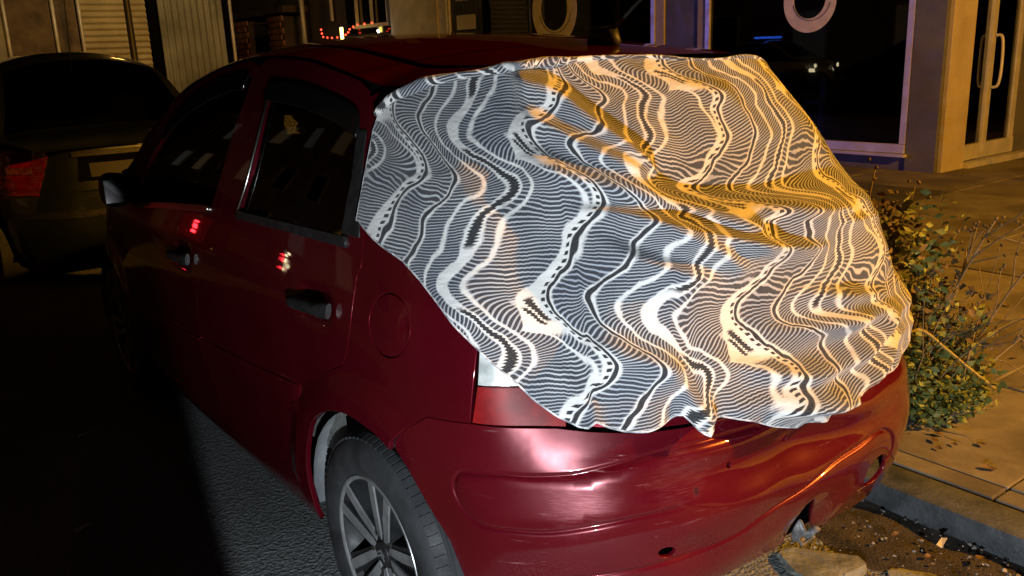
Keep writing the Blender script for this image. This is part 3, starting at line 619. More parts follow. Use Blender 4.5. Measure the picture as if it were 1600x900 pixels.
# wheels -----------------------------------------------------------------
def make_wheel():
    w=bpy.data.objects.new('wheel',None); link(w,car)
    ty=[(-.078,.196),(-.086,.205),(-.0925,.225),(-.094,.245),(-.090,.268),(-.082,.284),(-.070,.2935),(-.050,.2985),(-.048,.2925),(-.040,.2925),(-.038,.2995),(-.006,.3005),(-.004,.294),(.004,.294),(.006,.3005),(.038,.2995),(.040,.2925),(.048,.2925),(.05,.2985),(.070,.2935),(.082,.284),(.09,.268),(.094,.245),(.0925,.225),(.086,.205),(.078,.196)]
    tyre=MB().lathe(ty,96,'x').build('tyre',RUBBER,w,True,38)
    mb=MB()
    for k in range(80):                                         # shoulder blocks
        a=2*math.pi*k/80; 
        for sd in (-1,1):
            M=Matrix.Rotation(a,4,'X')@Matrix.Translation((sd*.066,0,.2925))@Matrix.Rotation(sd*.35,4,'Y'); mb.box((-.013,-.0085,-.006),(.013,.0085,.0045),M)
    tag(mb.build('tread_blocks',RUBBER,tyre),kind='stuff')
    rp=[(-.074,.200),(-.080,.2005),(-.084,.198),(-.084,.193),(-.078,.188),(-.068,.184),(-.05,.176),(.0,.168),(.06,.175),(.075,.198)]
    rim=MB().lathe(rp,72,'x').build('rim',ALLOYD,w,True,40)
    MB().lathe([(-.079,.2012),(-.0852,.1985),(-.0852,.1925),(-.080,.1885)],72,'x').build('rim_lip',ALLOY,rim,True,60)
    for k in range(5):
        a0=2*math.pi*k/5+.16; R=Matrix.Rotation(a0,4,'X')
        mb=MB(); md=MB()
        for sd in (-1,1):
            # machined twin bars : (y across, z radial)
            P=[(sd*.006,.036),(sd*.026,.040),(sd*.040,.115),(sd*.052,.189),(sd*.026,.190),(sd*.014,.115)]
            def q(y,z,d): return R@Vector((-.068-.014*sstep(.04,.17,z)+d,y,z))
            V=[q(y,z,0) for y,z in P]+[q(y*1.0,z,.006) for y,z in P]; n=6
            mb.add(V,[tuple(range(n)),tuple(range(n,2*n))[::-1]]+[(i,(i+1)%n,n+(i+1)%n,n+i) for i in range(n)])
            P2=[(sd*.003,.034),(sd*.034,.038),(sd*.050,.115),(sd*.070,.187),(sd*.012,.188),(sd*.008,.115)]
            V=[q(y,z,.0045) for y,z in P2]+[q(y,z,.040) for y,z in P2]
            md.add(V,[tuple(range(n)),tuple(range(n,2*n))[::-1]]+[(i,(i+1)%n,n+(i+1)%n,n+i) for i in range(n)])
        P2=[(-.010,.04),(.010,.04),(.02,.19),(-.02,.19)]; V=[q(y,z,.020) for y,z in P2]+[q(y,z,.04) for y,z in P2]
        md.add(V,[(0,1,2,3),(7,6,5,4)]+[(i,(i+1)%4,4+(i+1)%4,4+i) for i in range(4)])
        sp=mb.build('spoke',ALLOY,rim,False,30); md.build('spoke_side',ALLOYD,rim,False,30)
    MB().lathe([(-.060,.0),(-.066,.022),(-.066,.05),(-.055,.066),(-.02,.072)],40,'x').build('hub',ALLOYD,rim,True,40)
    cap=MB().lathe([(-.0735,0),(-.073,.024),(-.0705,.029),(-.064,.030)],32,'x').build('centre_cap',BLACK,w,True,50)
    mb=MB()
    for dz in (-.005,.006):
        for sd in (-1,1):
            M=Matrix.Translation((-.0742,0,dz)); P=[(0,.006),(sd*.015,-.004),(sd*.015,-.010),(0,.0)]
            V=[M@Vector((0,y,z)) for y,z in P]+[M@Vector((.0015,y,z)) for y,z in P]; mb.add(V,[(0,1,2,3),(7,6,5,4)]+[(i,(i+1)%4,4+(i+1)%4,4+i) for i in range(4)])
    mb.build('emblem',ALLOY,cap)
    for k in range(5):
        a=2*math.pi*k/5+.16+math.pi/5; M=Matrix.Rotation(a,4,'X')@Matrix.Translation((0,0,.052))
        MB().lathe([(-.069,0),(-.069,.008),(-.0675,.0095),(-.055,.0095)],6,'x',M).build('wheel_bolt',STEEL,rim,False)
    MB().lathe([(-.035,0),(-.035,.115),(-.01,.13),(.03,.13)],48,'x').build('brake_drum',STEEL,w,True,40)
    return w
w0=make_wheel()
for i,(x,y) in enumerate(((-.714,0.),(.655,0.),(-.714,2.46),(.655,2.46))):
    w=w0 if i==0 else copy_tree(w0,car)
    w.location=(x,y,.2945); w.rotation_euler=(0.35*i,0,math.pi if x>0 else 0)
# ================================================================ the patterned cloth over the tailgate
def clothf(nt,p):
    at=nt.nodes.new('ShaderNodeAttribute'); at.attribute_name='print_uv'; sp=nt.nodes.new('ShaderNodeSeparateXYZ'); nt.links.new(at.outputs['Vector'],sp.inputs[0])
    U=E(nt,sp.outputs[0]); V=E(nt,sp.outputs[1]); n1=noise(nt,at.outputs['Vector'],9,2); nf=noise(nt,at.outputs['Vector'],160,2)
    t=V*(2*math.pi/.36); a=((t+U*5.).sin()*.15+(t*2.+U*8.+1.1).sin()*.055)
    q=U*(1/.46)+a+(n1-.5)*.12
    col=q.floor(); x=q.fract(); y=(V*(1/.36)+col*.43+(n1-.5)*.05).fract()
    ph=V*(2*math.pi/.0075)
    fan=(y*(2*math.pi)).sin()
    jit=(nf-.5)*.018
    da=(t+U*5.+1.5708).sin()*(.15*2*math.pi/.36)+(t*2.+U*8.+2.67).sin()*(.055*4*math.pi/.36)
    sk=da*(-.46*.46*.20*2*math.pi/.0075)
    def hatch(c,sl,fr=1.): return (ph*fr+(x-c)*sk+(x*sl)+(n1-.5)*8.).sin()
    # leaf shaped fans
    e1=(y*math.pi).sin().pow(.6)*.27+.045
    xj=x+jit
    A=xj.step(.012,.03)*(1.-(xj-e1).step(-.009,.009)); hA=hatch(.15,8.)
    e2=e1+.028; B=(xj-e2).step(-.008,.008)*(1.-xj.step(.315,.333))*y.band(.60,.93,.02); hB=hatch(.25,-26.)
    C=xj.band(.418,.590,.009); hC=hatch(.515,22.)
    D=xj.band(.640,.742,.008); hD=hatch(.69,-60.,1.12)
    F_=xj.band(.768,.855,.008); hF=hatch(.81,-60.,1.15)
    G=xj.band(.935,.992,.008); hG=hatch(.965,50.,1.1)
    lines=(A*hA.step(-.85,-.05)).mx(B*hB.step(-.85,-.05)).mx(C*hC.step(-.85,-.05)).mx(D*hD.step(-.92,-.12)).mx(F_*hF.step(-.92,-.12)).mx(G*hG.step(-.92,-.12))
    dots=(1.-(x-.357).abs().step(.008,.014))*(ph*.50).sin().step(-.25,.15)
    thin=(1.-((x-.388).abs()).step(.009,.015))
    thin2=(1.-((x-.612).abs()).step(.009,.015))
    saw=(ph*1.1).sin()*.006
    thick=(1.-(x-.896+saw).abs().step(.016,.024))*y.band(.10,.74,.02)
    comb=((1.-(x-.285+saw).abs().step(.016,.024))*y.band(.02,.18,.012)).mx((1.-(x-.235+saw).abs().step(.011,.018))*y.band(.0,.13,.012))
    comb=comb*1.
    blank=y.band(-.1,.19,.01)*x.band(.20,.33,.01)
    blk=dots.mx(thin).mx(thin2).mx(thick).mx(comb*blank)
    lines=lines*(1.-blank*.75)
    reg=A.mx(B).mx(C).mx(D).mx(F_).mx(G)*(1.-blank*.6); gr=noise(nt,at.outputs['Vector'],5,2).step(.30,.70); m=mixc(nt,reg*(gr*.45+.38),(.69,.685,.67),(.25,.285,.36)); m=mixc(nt,lines*.96,m,(.013,.016,.026)); m=mixc(nt,blk,m,(.012,.013,.017))
    wv=noise(nt,at.outputs['Vector'],420,2).step(.35,.75); m=mixc(nt,wv*.22,m,(.30,.30,.31))
    setc(nt,p,m); mp=nt.nodes.new('ShaderNodeMapping'); mp.inputs['Scale'].default_value=(1.,2.6,1.); mp.inputs['Rotation'].default_value=(0,0,.5); nt.links.new(at.outputs['Vector'],mp.inputs['Vector'])
    setc(nt,p,bump(nt,noise(nt,at.outputs['Vector'],700,2)*.08+noise(nt,mp.outputs[0],13,3,.5),.55,.012),'Normal')
    p.inputs['Sheen Weight'].default_value=.25; p.inputs['Sheen Roughness'].default_value=.5
CLOTH=mat('printed_fabric',(.7,.7,.7),.95,spec=.15,build=clothf)
hx=CL['hem'][3:]+[(-.30,.668),(-.45,.715),(-.60,.76),(-.80,.80),(-1.06,.86)]
hx=sorted([(1.30,1.10)]+hx); hs_=np.array([h[0] for h in hx]); hz_=np.array([h[1] for h in hx])
tx=sorted(CL['top'][:-1]+[(-.165,1.415)]+[(1.31,1.285),(-.30,1.418),(-.45,1.412),(-.6,1.395),(-.75,1.362),(-.9,1.315),(-1.06,1.26)]); ts_=np.array([h[0] for h in tx]); tz_=np.array([h[1] for h in tx])
ncol,nrow=500,190
sc_=np.linspace(1.272,-1.05,ncol); zb=np.interp(sc_,hs_,hz_); zt=pchip(ts_,tz_)(sc_)
ker=np.hanning(5); ker/=ker.sum(); zb=np.convolve(np.r_[[zb[0]]*2,zb,[zb[-1]]*2],ker,'valid')
q_=np.linspace(0,1,nrow); Sg=np.repeat(sc_[:,None],nrow,1); Zg=zb[:,None]+(zt-zb)[:,None]*q_[None,:]
# slanted left edge
tl_=np.clip((Zg-1.09)/.20,0,1); Sg=Sg+(.018*np.sin(tl_*math.pi*.5)-.020*np.sin(tl_*math.pi))*np.exp(-((1.272-Sg)/.10)**2)
def fold(P,line,A,wu,wl,pu=2.,pl=1.35,e0=.18,e1=.18):
    d,sg,al,L=polydist(P,smoothpoly(line,5)); up=np.exp(-(d/wu)**pu); dn=np.exp(-(d/wl)**pl)
    k=np.where(sg>=0,up,dn)
    past=np.minimum(sstep(0,max(e0*L,1e-4),al),1)*np.minimum(sstep(L,L-max(e1*L,1e-4),al),1)
    return 1.35*A*k*past
ext=lambda l:l+[(l[-1][0]-.18,l[-1][1]-.01),(l[-1][0]-.4,l[-1][1]+.0)]
# polydist's side test needs the lines to run towards +s (image right to left): reverse them
FD=[('R1',.042,.026,.050,.12,.2),('R2',.034,.020,.036,.2,.25),('R3',.046,.030,.065,.2,.2),('cr1',.040,.012,.045,.3,.3),
('v1',.038,.016,.045,.45,0),('v2',.046,.016,.045,.35,0),('v3',.054,.018,.050,.3,0),('v4',.052,.017,.045,.3,0),('v5',.028,.012,.03,.3,.3),
('s1',.026,.022,.05,.4,.4),('s2',.030,.02,.05,.4,.4),('s3',.032,.02,.05,.4,.4),('s4',.014,.05,.07,.5,.5),('e1',.010,.02,.03,.4,.1),('knot',.016,.03,.035,.5,.05),('t1',.018,.03,.05,.4,.4),('tuck1',.024,.010,.022,.5,0),('shelf',.070,.030,.070,.35,0)]
def cloth_h(Sq,Zq):
    P=np.c_[Sq.ravel(),Zq.ravel()]; h=np.zeros(len(P))
    for k,A,wu,wl,e0,e1 in FD:
        l=CL[k]; l=ext(l) if e1==0 else l
        h+=fold(P,l[::-1],A,wu,wl,e0=max(e1,.02),e1=e0)
    s,z=P[:,0],P[:,1]
    h+=-.030*np.exp(-((z-1.165+.14*(s-.3)*0)/.05)**2)*sstep(.45,.15,s)*sstep(-.9,-.5,s)      # pocket above the shelf
    h+=.004*np.sin(9*s+14*z)*np.sin(6*z-5*s+1)+.0035*np.sin(31*s-17*z+2*np.sin(7*z))+.0022*np.sin(22*z+47*s)*sstep(1.2,.7,z)
    h+=.010*sstep(.10,.0,z-np.interp(s,hs_,hz_))*np.sin(s*38+np.sin(s*17)*2)*sstep(.75,.5,s)     # hem ripples
    h+=.020*np.exp(-((s-.37)/.035)**2)*sstep(.09,0,z-np.interp(s,hs_,hz_))+.016*np.exp(-((s-.60)/.02)**2)*sstep(.05,0,z-np.interp(s,hs_,hz_))
    return h.reshape(Sq.shape)
KR=1-.80*sstep(-.05,-.38,Sg)
H=np.maximum(.011+KR*cloth_h(Sg,Zg),.004)
X=S(Sg,Zg,H)
# rolled top hem
nr=14; roll=[]; n3=surfnormal(lambda a,b:S(a,b,.018),Sg[:,-1],Zg[:,-1]); up=X[:,-1]-X[:,-3]; up/=np.linalg.norm(up,axis=1)[:,None]
rad=(.0105+.003*np.sin(sc_*13))*(.35+.65*sstep(.15,.55,sc_))
for k in range(1,nr+1):
    a=k/nr*math.radians(330); roll.append(X[:,-1]+up*(rad*np.sin(a))[:,None]-n3*(rad*(1-np.cos(a)))[:,None]*-1.0)
X=np.concatenate([X,np.stack(roll,1)],1); nrow2=nrow+nr
du=np.linalg.norm(np.diff(X,axis=0),axis=2); dv=np.linalg.norm(np.diff(X,axis=1),axis=2)
vv=np.concatenate([np.zeros((ncol,1)),np.cumsum(dv,1)],1); ref=np.argmin(np.abs(Zg-1.0),1); ref=np.where(zb>1.0,0,ref); vv=vv-vv[np.arange(ncol),ref][:,None]+np.where(zb>1.0,zb-1.0,0)[:,None]
kk=np.hanning(41); kk/=kk.sum()
for j in range(nrow2): vv[:,j]=np.convolve(np.r_[[vv[0,j]]*20,vv[:,j],[vv[-1,j]]*20],kk,'valid')*.6+vv[:,j]*.4
uu=np.concatenate([np.zeros((1,nrow2)),np.cumsum(du,0)],0); uu=uu*.55+np.cumsum(np.r_[0,np.abs(np.diff(sc_))])[:,None]*.45
F=np.array([(i*nrow2+j,i*nrow2+j+1,(i+1)*nrow2+j+1,(i+1)*nrow2+j) for i in range(ncol-1) for j in range(nrow2-1)])
cloth=meshobj('patterned_cloth',X.reshape(-1,3),F,CLOTH)
tag(cloth,'black and white printed fabric sheet draped over the tailgate of the maroon hatchback','cloth')
at=cloth.data.attributes.new('print_uv','FLOAT_VECTOR','POINT'); ca,sa=math.cos(.12),math.sin(.12)
pu=(uu*ca+vv*sa).ravel(); pv=(vv*ca-uu*sa).ravel(); at.data.foreach_set('vector',np.c_[pu,pv,0*pu].ravel())
md=cloth.modifiers.new('thickness','SOLIDIFY'); md.thickness=.0018; md.offset=-1

hp_=[X[i,0] for i in range(0,ncol,2)]; HEMM=mat('fabric_hem',(.5,.5,.5),.95,spec=.1,build=varied((.16,.17,.2),(.72,.72,.72),45,2))
MB().tube(hp_,.0028,5,False).build('hem',HEMM,cloth,True); MB().tube([X[0,j] for j in range(0,nrow,2)],.0028,5,False).build('hem',HEMM,cloth,True)
# ================================================================ ground
def asphaltf(nt,p):
    c=coords(nt); v=nt.nodes.new('ShaderNodeTexVoronoi'); v.inputs['Scale'].default_value=85; nt.links.new(c,v.inputs['Vector'])
    g=noise(nt,c,70,5,.7); big=noise(nt,c,1.3,4); d=E(nt,v.outputs['Distance'])
    setc(nt,p,ramp(nt,g*.6+big*.4,[(.3,(.06,.063,.063)),(.52,(.175,.182,.182)),(.75,(.36,.37,.368))]))
    setc(nt,p,g*.3+.55,'Roughness'); setc(nt,p,bump(nt,d*.6+g*.7,1.,.02),'Normal')
ASPH=mat('asphalt',(.05,.05,.05),.8,build=asphaltf)
def pavef(nt,p):
    c=coords(nt); g=noise(nt,c,5,6,.65); f=noise(nt,c,90,4,.7); st=noise(nt,c,1.4,4).step(.48,.62)
    a=ramp(nt,g,[(.25,(.10,.09,.074)),(.5,(.195,.178,.148)),(.75,(.275,.255,.22))]); a=mixc(nt,st*.7,a,(.06,.052,.042)); a=mixc(nt,f.step(.62,.72)*.5,a,(.07,.06,.05))
    info=nt.nodes.new('ShaderNodeObjectInfo'); a=mixc(nt,E(nt,info.outputs['Random'])*.35,a,(.12,.105,.085))
    setc(nt,p,a); setc(nt,p,g*.3+.6,'Roughness'); setc(nt,p,bump(nt,f*.5+g,.5,.008),'Normal')
PAVE=mat('worn_paving',(.2,.18,.15),.8,build=pavef)
KERB=mat('slate_kerb',(.05,.058,.065),.6,build=varied((.025,.030,.035),(.08,.088,.095),8,6,(.45,.8),(70,.5,.008)))
DIRT=mat('gutter_dirt',(.05,.04,.03),.95,build=varied((.012,.010,.007),(.055,.043,.030),9,6,(.7,1.),(120,.8,.012)))
# road: cambered sheet dropping to the gutter
PZ=.06; GZ=-.035
xs=np.r_[np.array([-60,-30,-15,-8,-5]),np.linspace(-4,.2,12),np.linspace(.3,.84,10)]; ys=np.r_[np.array([-60,-20,-8]),np.linspace(-4,9,27),np.array([12,20,40,120])]
V=[(x,y,-.0005-.0345*float(sstep(.45,.82,x))) for x in xs for y in ys]; n=len(ys)
road=meshobj('road',V,[(i*n+j,(i+1)*n+j,(i+1)*n+j+1,i*n+j+1) for i in range(len(xs)-1) for j in range(n-1)],ASPH); tag(road,kind='structure')
KX=.835
pav=MB().box((KX+.16,-60,-.2),(60,120,PZ-.022)).build('pavement',DIRT); tag(pav,kind='structure')
# paving slabs laid as separate pieces
slab_m={}
def slab(x0,x1,y0,y1,mt=PAVE):
    g=.009; w,l=x1-x0-g,y1-y0-g; key=(round(w,2),round(l,2),mt.name)
    if key not in slab_m:
        slab_m[key]=MB().box((-w/2,-l/2,-.04),(w/2,l/2,0),bev=.005).build('paving_slab',mt,pav,False); o=slab_m[key]
    else: o=slab_m[key].copy(); COL.objects.link(o)
    o.location=((x0+x1)/2,(y0+y1)/2,PZ+random.uniform(-.003,.002)); o.rotation_euler=(random.uniform(-.003,.003),random.uniform(-.003,.003),0)
DARKPAVE=mat('dark_patch_paving',(.06,.055,.05),.85,build=varied((.045,.042,.038),(.095,.088,.078),6,6,(.6,.9),(60,.4,.008)))
xg=[KX+.165,1.10,1.95,2.85,3.75,4.65,5.55,6.5,7.54]; yg=[-6.2,-4.8,-3.4,-1.9,-.62,-.17,1.05,2.3,3.6,4.9,6.2,7.5,8.8,10.1]
for i in range(len(xg)-1):
    for j in range(len(yg)-1):
        dk=(i==6 and j in(7,8)) or (i==5 and j==7) or (i==4 and j==7)
        slab(xg[i],xg[i+1],yg[j],yg[j+1],DARKPAVE if dk else PAVE)
for i,(x0,x1) in enumerate(((7.55,9.0),(9.0,10.5),(10.5,12.))):
    for (y0,y1) in ((-1.9,-.17),(-.17,1.05),(1.05,2.3),(2.3,3.05)): slab(x0,x1,y0,y1)
far=MB().box((KX+.17,10.2,PZ-.03),(7.5,60,PZ-.004)).build('pavement',PAVE); tag(far,kind='structure')
# kerb stones
kerb=empty('kerb',(KX,0,0),0); tag(kerb,kind='structure'); kproto=None
yk=-5.0
for k in range(24):
    L=.92
    if kproto is None: o=kproto=MB().box((0,-L/2+.004,-.2),(.158,L/2-.004,PZ+.006),bev=.014).build('kerb_stone',KERB,kerb,False,40)
    else: o=kproto.copy(); COL.objects.link(o)
    o.location=(random.uniform(-.006,.006),yk+k*L,random.uniform(-.008,.004)); o.rotation_euler=(0,0,random.uniform(-.008,.008))
tag(MB().box((KX+.0,17.2,-.2),(KX+.16,60,PZ)).build('kerb',KERB),kind='structure')
# dirt bank in the gutter: uneven sheet
V=[];F=[];nx,ny=40,110
for i in range(nx):
    for j in range(ny):
        x=.30+.55*i/(nx-1)+0; y=-2.2+3.6*j/(ny-1); nz=.5+.5*math.sin(9*y+2*math.sin(5*x))*math.cos(7*x+1.3*y)
        e=float(sstep(.30,.62,x+.10*math.sin(3.1*y)+.05*math.sin(8*y)))
        V.append((x,y,-.045*float(sstep(.45,.82,x))-.006+e*(.018+.022*nz*.6+.008*math.sin(23*x)*math.sin(19*y)+random.uniform(0,.004))))
F=[(i*ny+j,(i+1)*ny+j,(i+1)*ny+j+1,i*ny+j+1) for i in range(nx-1) for j in range(ny-1)]
o=meshobj('gutter_dirt',V,F,DIRT); tag(o,'dark earth and grit piled along the gutter below the bumper','dirt',kind='stuff')
# ================================================================ corner shop
RENDER=mat('beige_render',(.42,.36,.27),.85,build=varied((.36,.31,.23),(.46,.40,.30),3,5,(.75,.95),(120,.3,.004)))
GREYR=mat('grey_cladding',(.11,.11,.105),.6,build=varied((.09,.09,.088),(.13,.13,.125),2.5,4,(.5,.75)))
ALU=mat('aluminium_frame',(.55,.53,.52),.4,.3,build=varied((.46,.45,.44),(.60,.58,.57),5,4,(.35,.55)))
RINGM=mat('frosted_vinyl',(.75,.73,.68),.7,build=varied((.62,.60,.56),(.80,.78,.73),7,4))
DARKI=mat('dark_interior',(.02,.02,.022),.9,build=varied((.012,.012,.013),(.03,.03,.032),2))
BLIND=mat('slatted_blind',(.20,.24,.17),.7)
PAPER=mat('notice_paper',(.55,.55,.52),.8)
FX=7.55; CY=3.06; TOP=4.2
shop=empty('corner_shop',(FX,CY,PZ),0,'corner shop with large dark display windows, ring decals and glazed door','building')
def B(name,lo,hi,m,par=shop,bev=.006):
    o=shop.location if par is shop else shop.location
    return MB().box([lo[i]-o[i] for i in range(3)],[hi[i]-o[i] for i in range(3)],bev=bev).build(name,m,par,False)
# front face towards the street (x = FX), openings: window y 3.42..6.26 and 7.2..12.45
B('pilaster',(FX-.02,CY,PZ-.03),(FX+.45,3.40,TOP),GREYR); B('corner_pilaster',(FX+.03,CY-.05,PZ-.03),(FX+.50,CY-.001,TOP),RENDER)
B('pilaster',(FX,6.28,PZ-.03),(FX+.4,6.42,TOP),RENDER); B('pilaster',(FX+.03,6.425,PZ-.03),(FX+.4,7.02,TOP),GREYR); B('pilaster',(FX,7.025,PZ-.03),(FX+.4,7.18,TOP),RENDER)
B('pilaster',(FX-.06,12.76,PZ-.03),(FX+.4,14.55,TOP),RENDER); B('pilaster',(FX-.03,12.48,PZ-.03),(FX+.4,12.755,TOP),ALU)
B('stall_riser',(FX+.02,3.405,PZ-.03),(FX+.3,6.275,.205),GREYR); B('stall_riser',(FX+.02,7.185,PZ-.03),(FX+.3,12.475,.205),GREYR)
B('fascia',(FX-.04,3.405,3.0),(FX+.4,12.475,TOP),GREYR)
def ring(par,y,z,r,x):
    # a crescent-edged ring: outer circle with an offset inner one and a cut line
    n=64; V=[];F=[]
    for k in range(n):
        a=2*math.pi*k/n
        for (c,rr) in (((0,0),r),((.0,.015),r*.60)):
            V+= [(x,y+c[0]+rr*math.cos(a),z+c[1]+rr*math.sin(a)),(x-.003,y+c[0]+rr*math.cos(a),z+c[1]+rr*math.sin(a))]
    for k in range(n):
        a=4*k; b=4*((k+1)%n); F+=[(a+1,b+1,b+3,a+3),(a,a+2,b+2,b),(a,b,b+1,a+1),(a+2,a+3,b+3,b+2)]
    V=[(p[0]-FX,p[1]-CY,p[2]-PZ) for p in V]; o=meshobj('ring_decal',V,F,RINGM,par,False)
    # thin dark crescent line within the ring
    mb=MB(); pts=[(x-.0045-FX,y-.03+r*.72*math.cos(a)-CY,z+.03+r*.70*math.sin(a)-PZ) for a in np.linspace(math.radians(195),math.radians(345),24)]
    mb.tube(pts,.005,5).build('ring_line',GREYR,o)
def display(y0,y1,z0,z1,rz,rr,ry):
    f=bpy.data.objects.new('display_window',None); link(f,shop); fw=.075
    for nm,lo,hi in (('frame_sill',(FX-.03,y0,z0),(FX+.07,y1,z0+.10)),('frame_head',(FX-.02,y0,z1-fw),(FX+.07,y1,z1)),('frame_jamb',(FX-.02,y0,z0+.102),(FX+.07,y0+fw,z1-fw-.002)),('frame_jamb',(FX-.02,y1-fw,z0+.102),(FX+.07,y1,z1-fw-.002))): B(nm,lo,hi,ALU,f)
    B('ledge',(FX-.09,y0-.03,z0-.035),(FX+.02,y1+.0,z0-.003),ALU,f)
    B('pane',(FX+.012,y0+fw-.01,z0+.09),(FX+.020,y1-fw+.01,z1-fw+.01),SHOPGLASS,f,0)
    ring(f,ry,rz,rr,FX+.010); return f
w2=display(3.405,6.275,.24,2.95,1.93,.355,4.72); w1=display(7.185,12.475,.24,2.95,2.13,.55,9.40)
# rooms behind the glass
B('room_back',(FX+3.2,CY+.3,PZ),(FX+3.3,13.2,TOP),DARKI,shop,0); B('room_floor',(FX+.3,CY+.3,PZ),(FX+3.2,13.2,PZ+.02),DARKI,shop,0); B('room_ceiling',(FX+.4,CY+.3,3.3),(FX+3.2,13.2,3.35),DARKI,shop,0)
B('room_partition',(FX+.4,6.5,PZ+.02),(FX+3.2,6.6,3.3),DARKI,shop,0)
for k in range(9): B('blind_slat',(FX+.9,8.4,1.55+.11*k),(FX+.93,9.9,1.62+.11*k),BLIND,w1,.004)
B('notice',(FX+.004,11.6,1.95),(FX+.010,12.2,2.2),PAPER,w1,0); B('notice',(FX+.004,11.6,2.45),(FX+.010,12.2,2.62),PAPER,w1,0)
# things inside: a display stand seen through the glass
MB().box((-.06,-.05,0),(.06,.05,.62)).box((-.20,-.16,.62),(.20,.16,.68),bev=.01).box((-.05,-.05,.68),(.05,.05,.95),bev=.02).build('display_stand',ALU)
bpy.data.objects['display_stand'].location=(FX+.75,4.95,PZ+.02); tag(bpy.data.objects['display_stand'],'small metal stand inside the dark shop window','stand')
# side face (y = CY) with glazed door set back from the pilaster
dr=bpy.data.objects.new('shop_door',None); link(dr,shop); DY=CY-.01
B('frame_jamb',(FX+.505,DY,PZ+.12),(FX+.56,DY+.08,2.9),ALU,dr); B('frame_jamb',(FX+1.60,DY,PZ+.12),(FX+1.70,DY+.08,2.9),ALU,dr)
B('door_stile',(FX+.93,DY-.015,PZ+.12),(FX+1.03,DY+.06,2.9),ALU,dr); B('door_rail',(FX+.505,DY-.012,PZ+.07),(FX+1.70,DY+.065,PZ+.24),ALU,dr)
B('threshold',(FX+.50,DY-.10,PZ-.01),(FX+1.0,DY+.06,PZ+.055),ALU,dr); B('threshold',(FX+1.02,DY-.12,PZ-.01),(FX+2.6,DY+.06,PZ+.06),ALU,dr)
B('pane',(FX+.555,DY+.02,PZ+.23),(FX+.935,DY+.028,2.9),SHOPGLASS,dr,0); B('pane',(FX+1.025,DY+.02,PZ+.23),(FX+1.605,DY+.028,2.9),SHOPGLASS,dr,0)
hp=[(FX+1.0,DY-.02,.90),(FX+1.02,DY-.085,.93),(FX+1.03,DY-.10,1.15),(FX+1.02,DY-.085,1.43),(FX+1.0,DY-.02,1.46)]
MB().tube([(a-FX,b-CY,c-PZ) for a,b,c in smoothpoly(hp,5)],.016,8).build('pull_handle',ALU,dr,True)
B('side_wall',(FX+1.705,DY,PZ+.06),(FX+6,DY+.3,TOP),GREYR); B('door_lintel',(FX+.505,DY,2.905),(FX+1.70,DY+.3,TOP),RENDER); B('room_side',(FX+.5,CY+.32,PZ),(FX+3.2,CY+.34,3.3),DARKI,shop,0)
# ================================================================ dark house further along
BRICKM=mat('lamp_lit_brick',(.30,.15,.08),.85,build=varied((.22,.10,.05),(.36,.19,.10),8,4,(.8,.95)))
HOUSE=mat('dark_render',(.06,.045,.04),.9,build=varied((.045,.034,.03),(.08,.06,.05),1.6,4))
hs=empty('terraced_house',(FX,14.8,PZ),0,'dark terraced house with brick porch piers and barred window beyond the shop','building')
def Bh(name,lo,hi,m,par=hs,bev=0.): return MB().box([lo[0]-FX,lo[1]-14.8,lo[2]-PZ],[hi[0]-FX,hi[1]-14.8,hi[2]-PZ],bev=bev).build(name,m,par,False)
Bh('wall',(FX+.25,14.8,PZ),(FX+.6,26,6),HOUSE)
for (y0,y1) in ((19.5,20.5),(21.9,22.9)):
    pier=bpy.data.objects.new('porch_pier',None); link(pier,hs); bproto=None
    Bh('pier_core',(FX-.29,y0+.01,PZ),(FX+.23,y1-.01,2.62),HOUSE,pier)
    for r in range(17):
        for c in range(4):
            y=y0+(c+.5*(r%2))*(y1-y0)/4
            if y+.2>y1+.05: continue
            if bproto is None: b=bproto=MB().box((0,0,0),(.05,.225,.125),bev=.006).build('brick',BRICKM,pier)
            else: b=bproto.copy(); COL.objects.link(b); b.parent=pier
            b.location=(-.33+random.uniform(-.004,.004),y-14.8,.10+r*.147)
Bh('porch_roof',(FX-.4,19.2,2.70),(FX+.4,23.2,2.85),HOUSE)
MB().tube([(-.05,18.85-14.8,.0),(-.05,18.85-14.8,4.5)],.06,10).build('drainpipe',ALU,hs,True)
wd=bpy.data.objects.new('barred_window',None); link(wd,hs)
Bh('pane',(FX+.18,14.95,2.05),(FX+.2,17.0,3.6),GLOSSB,wd)
for y in (14.95,15.65,16.35): Bh('bar',(FX+.10,y,2.25),(FX+.16,y+.05,3.6),ALU,wd)
Bh('sill',(FX+.08,14.9,2.17),(FX+.2,16.5,2.24),ALU,wd); Bh('bar',(FX+.10,17.6,2.4),(FX+.16,17.65,3.6),ALU,wd)
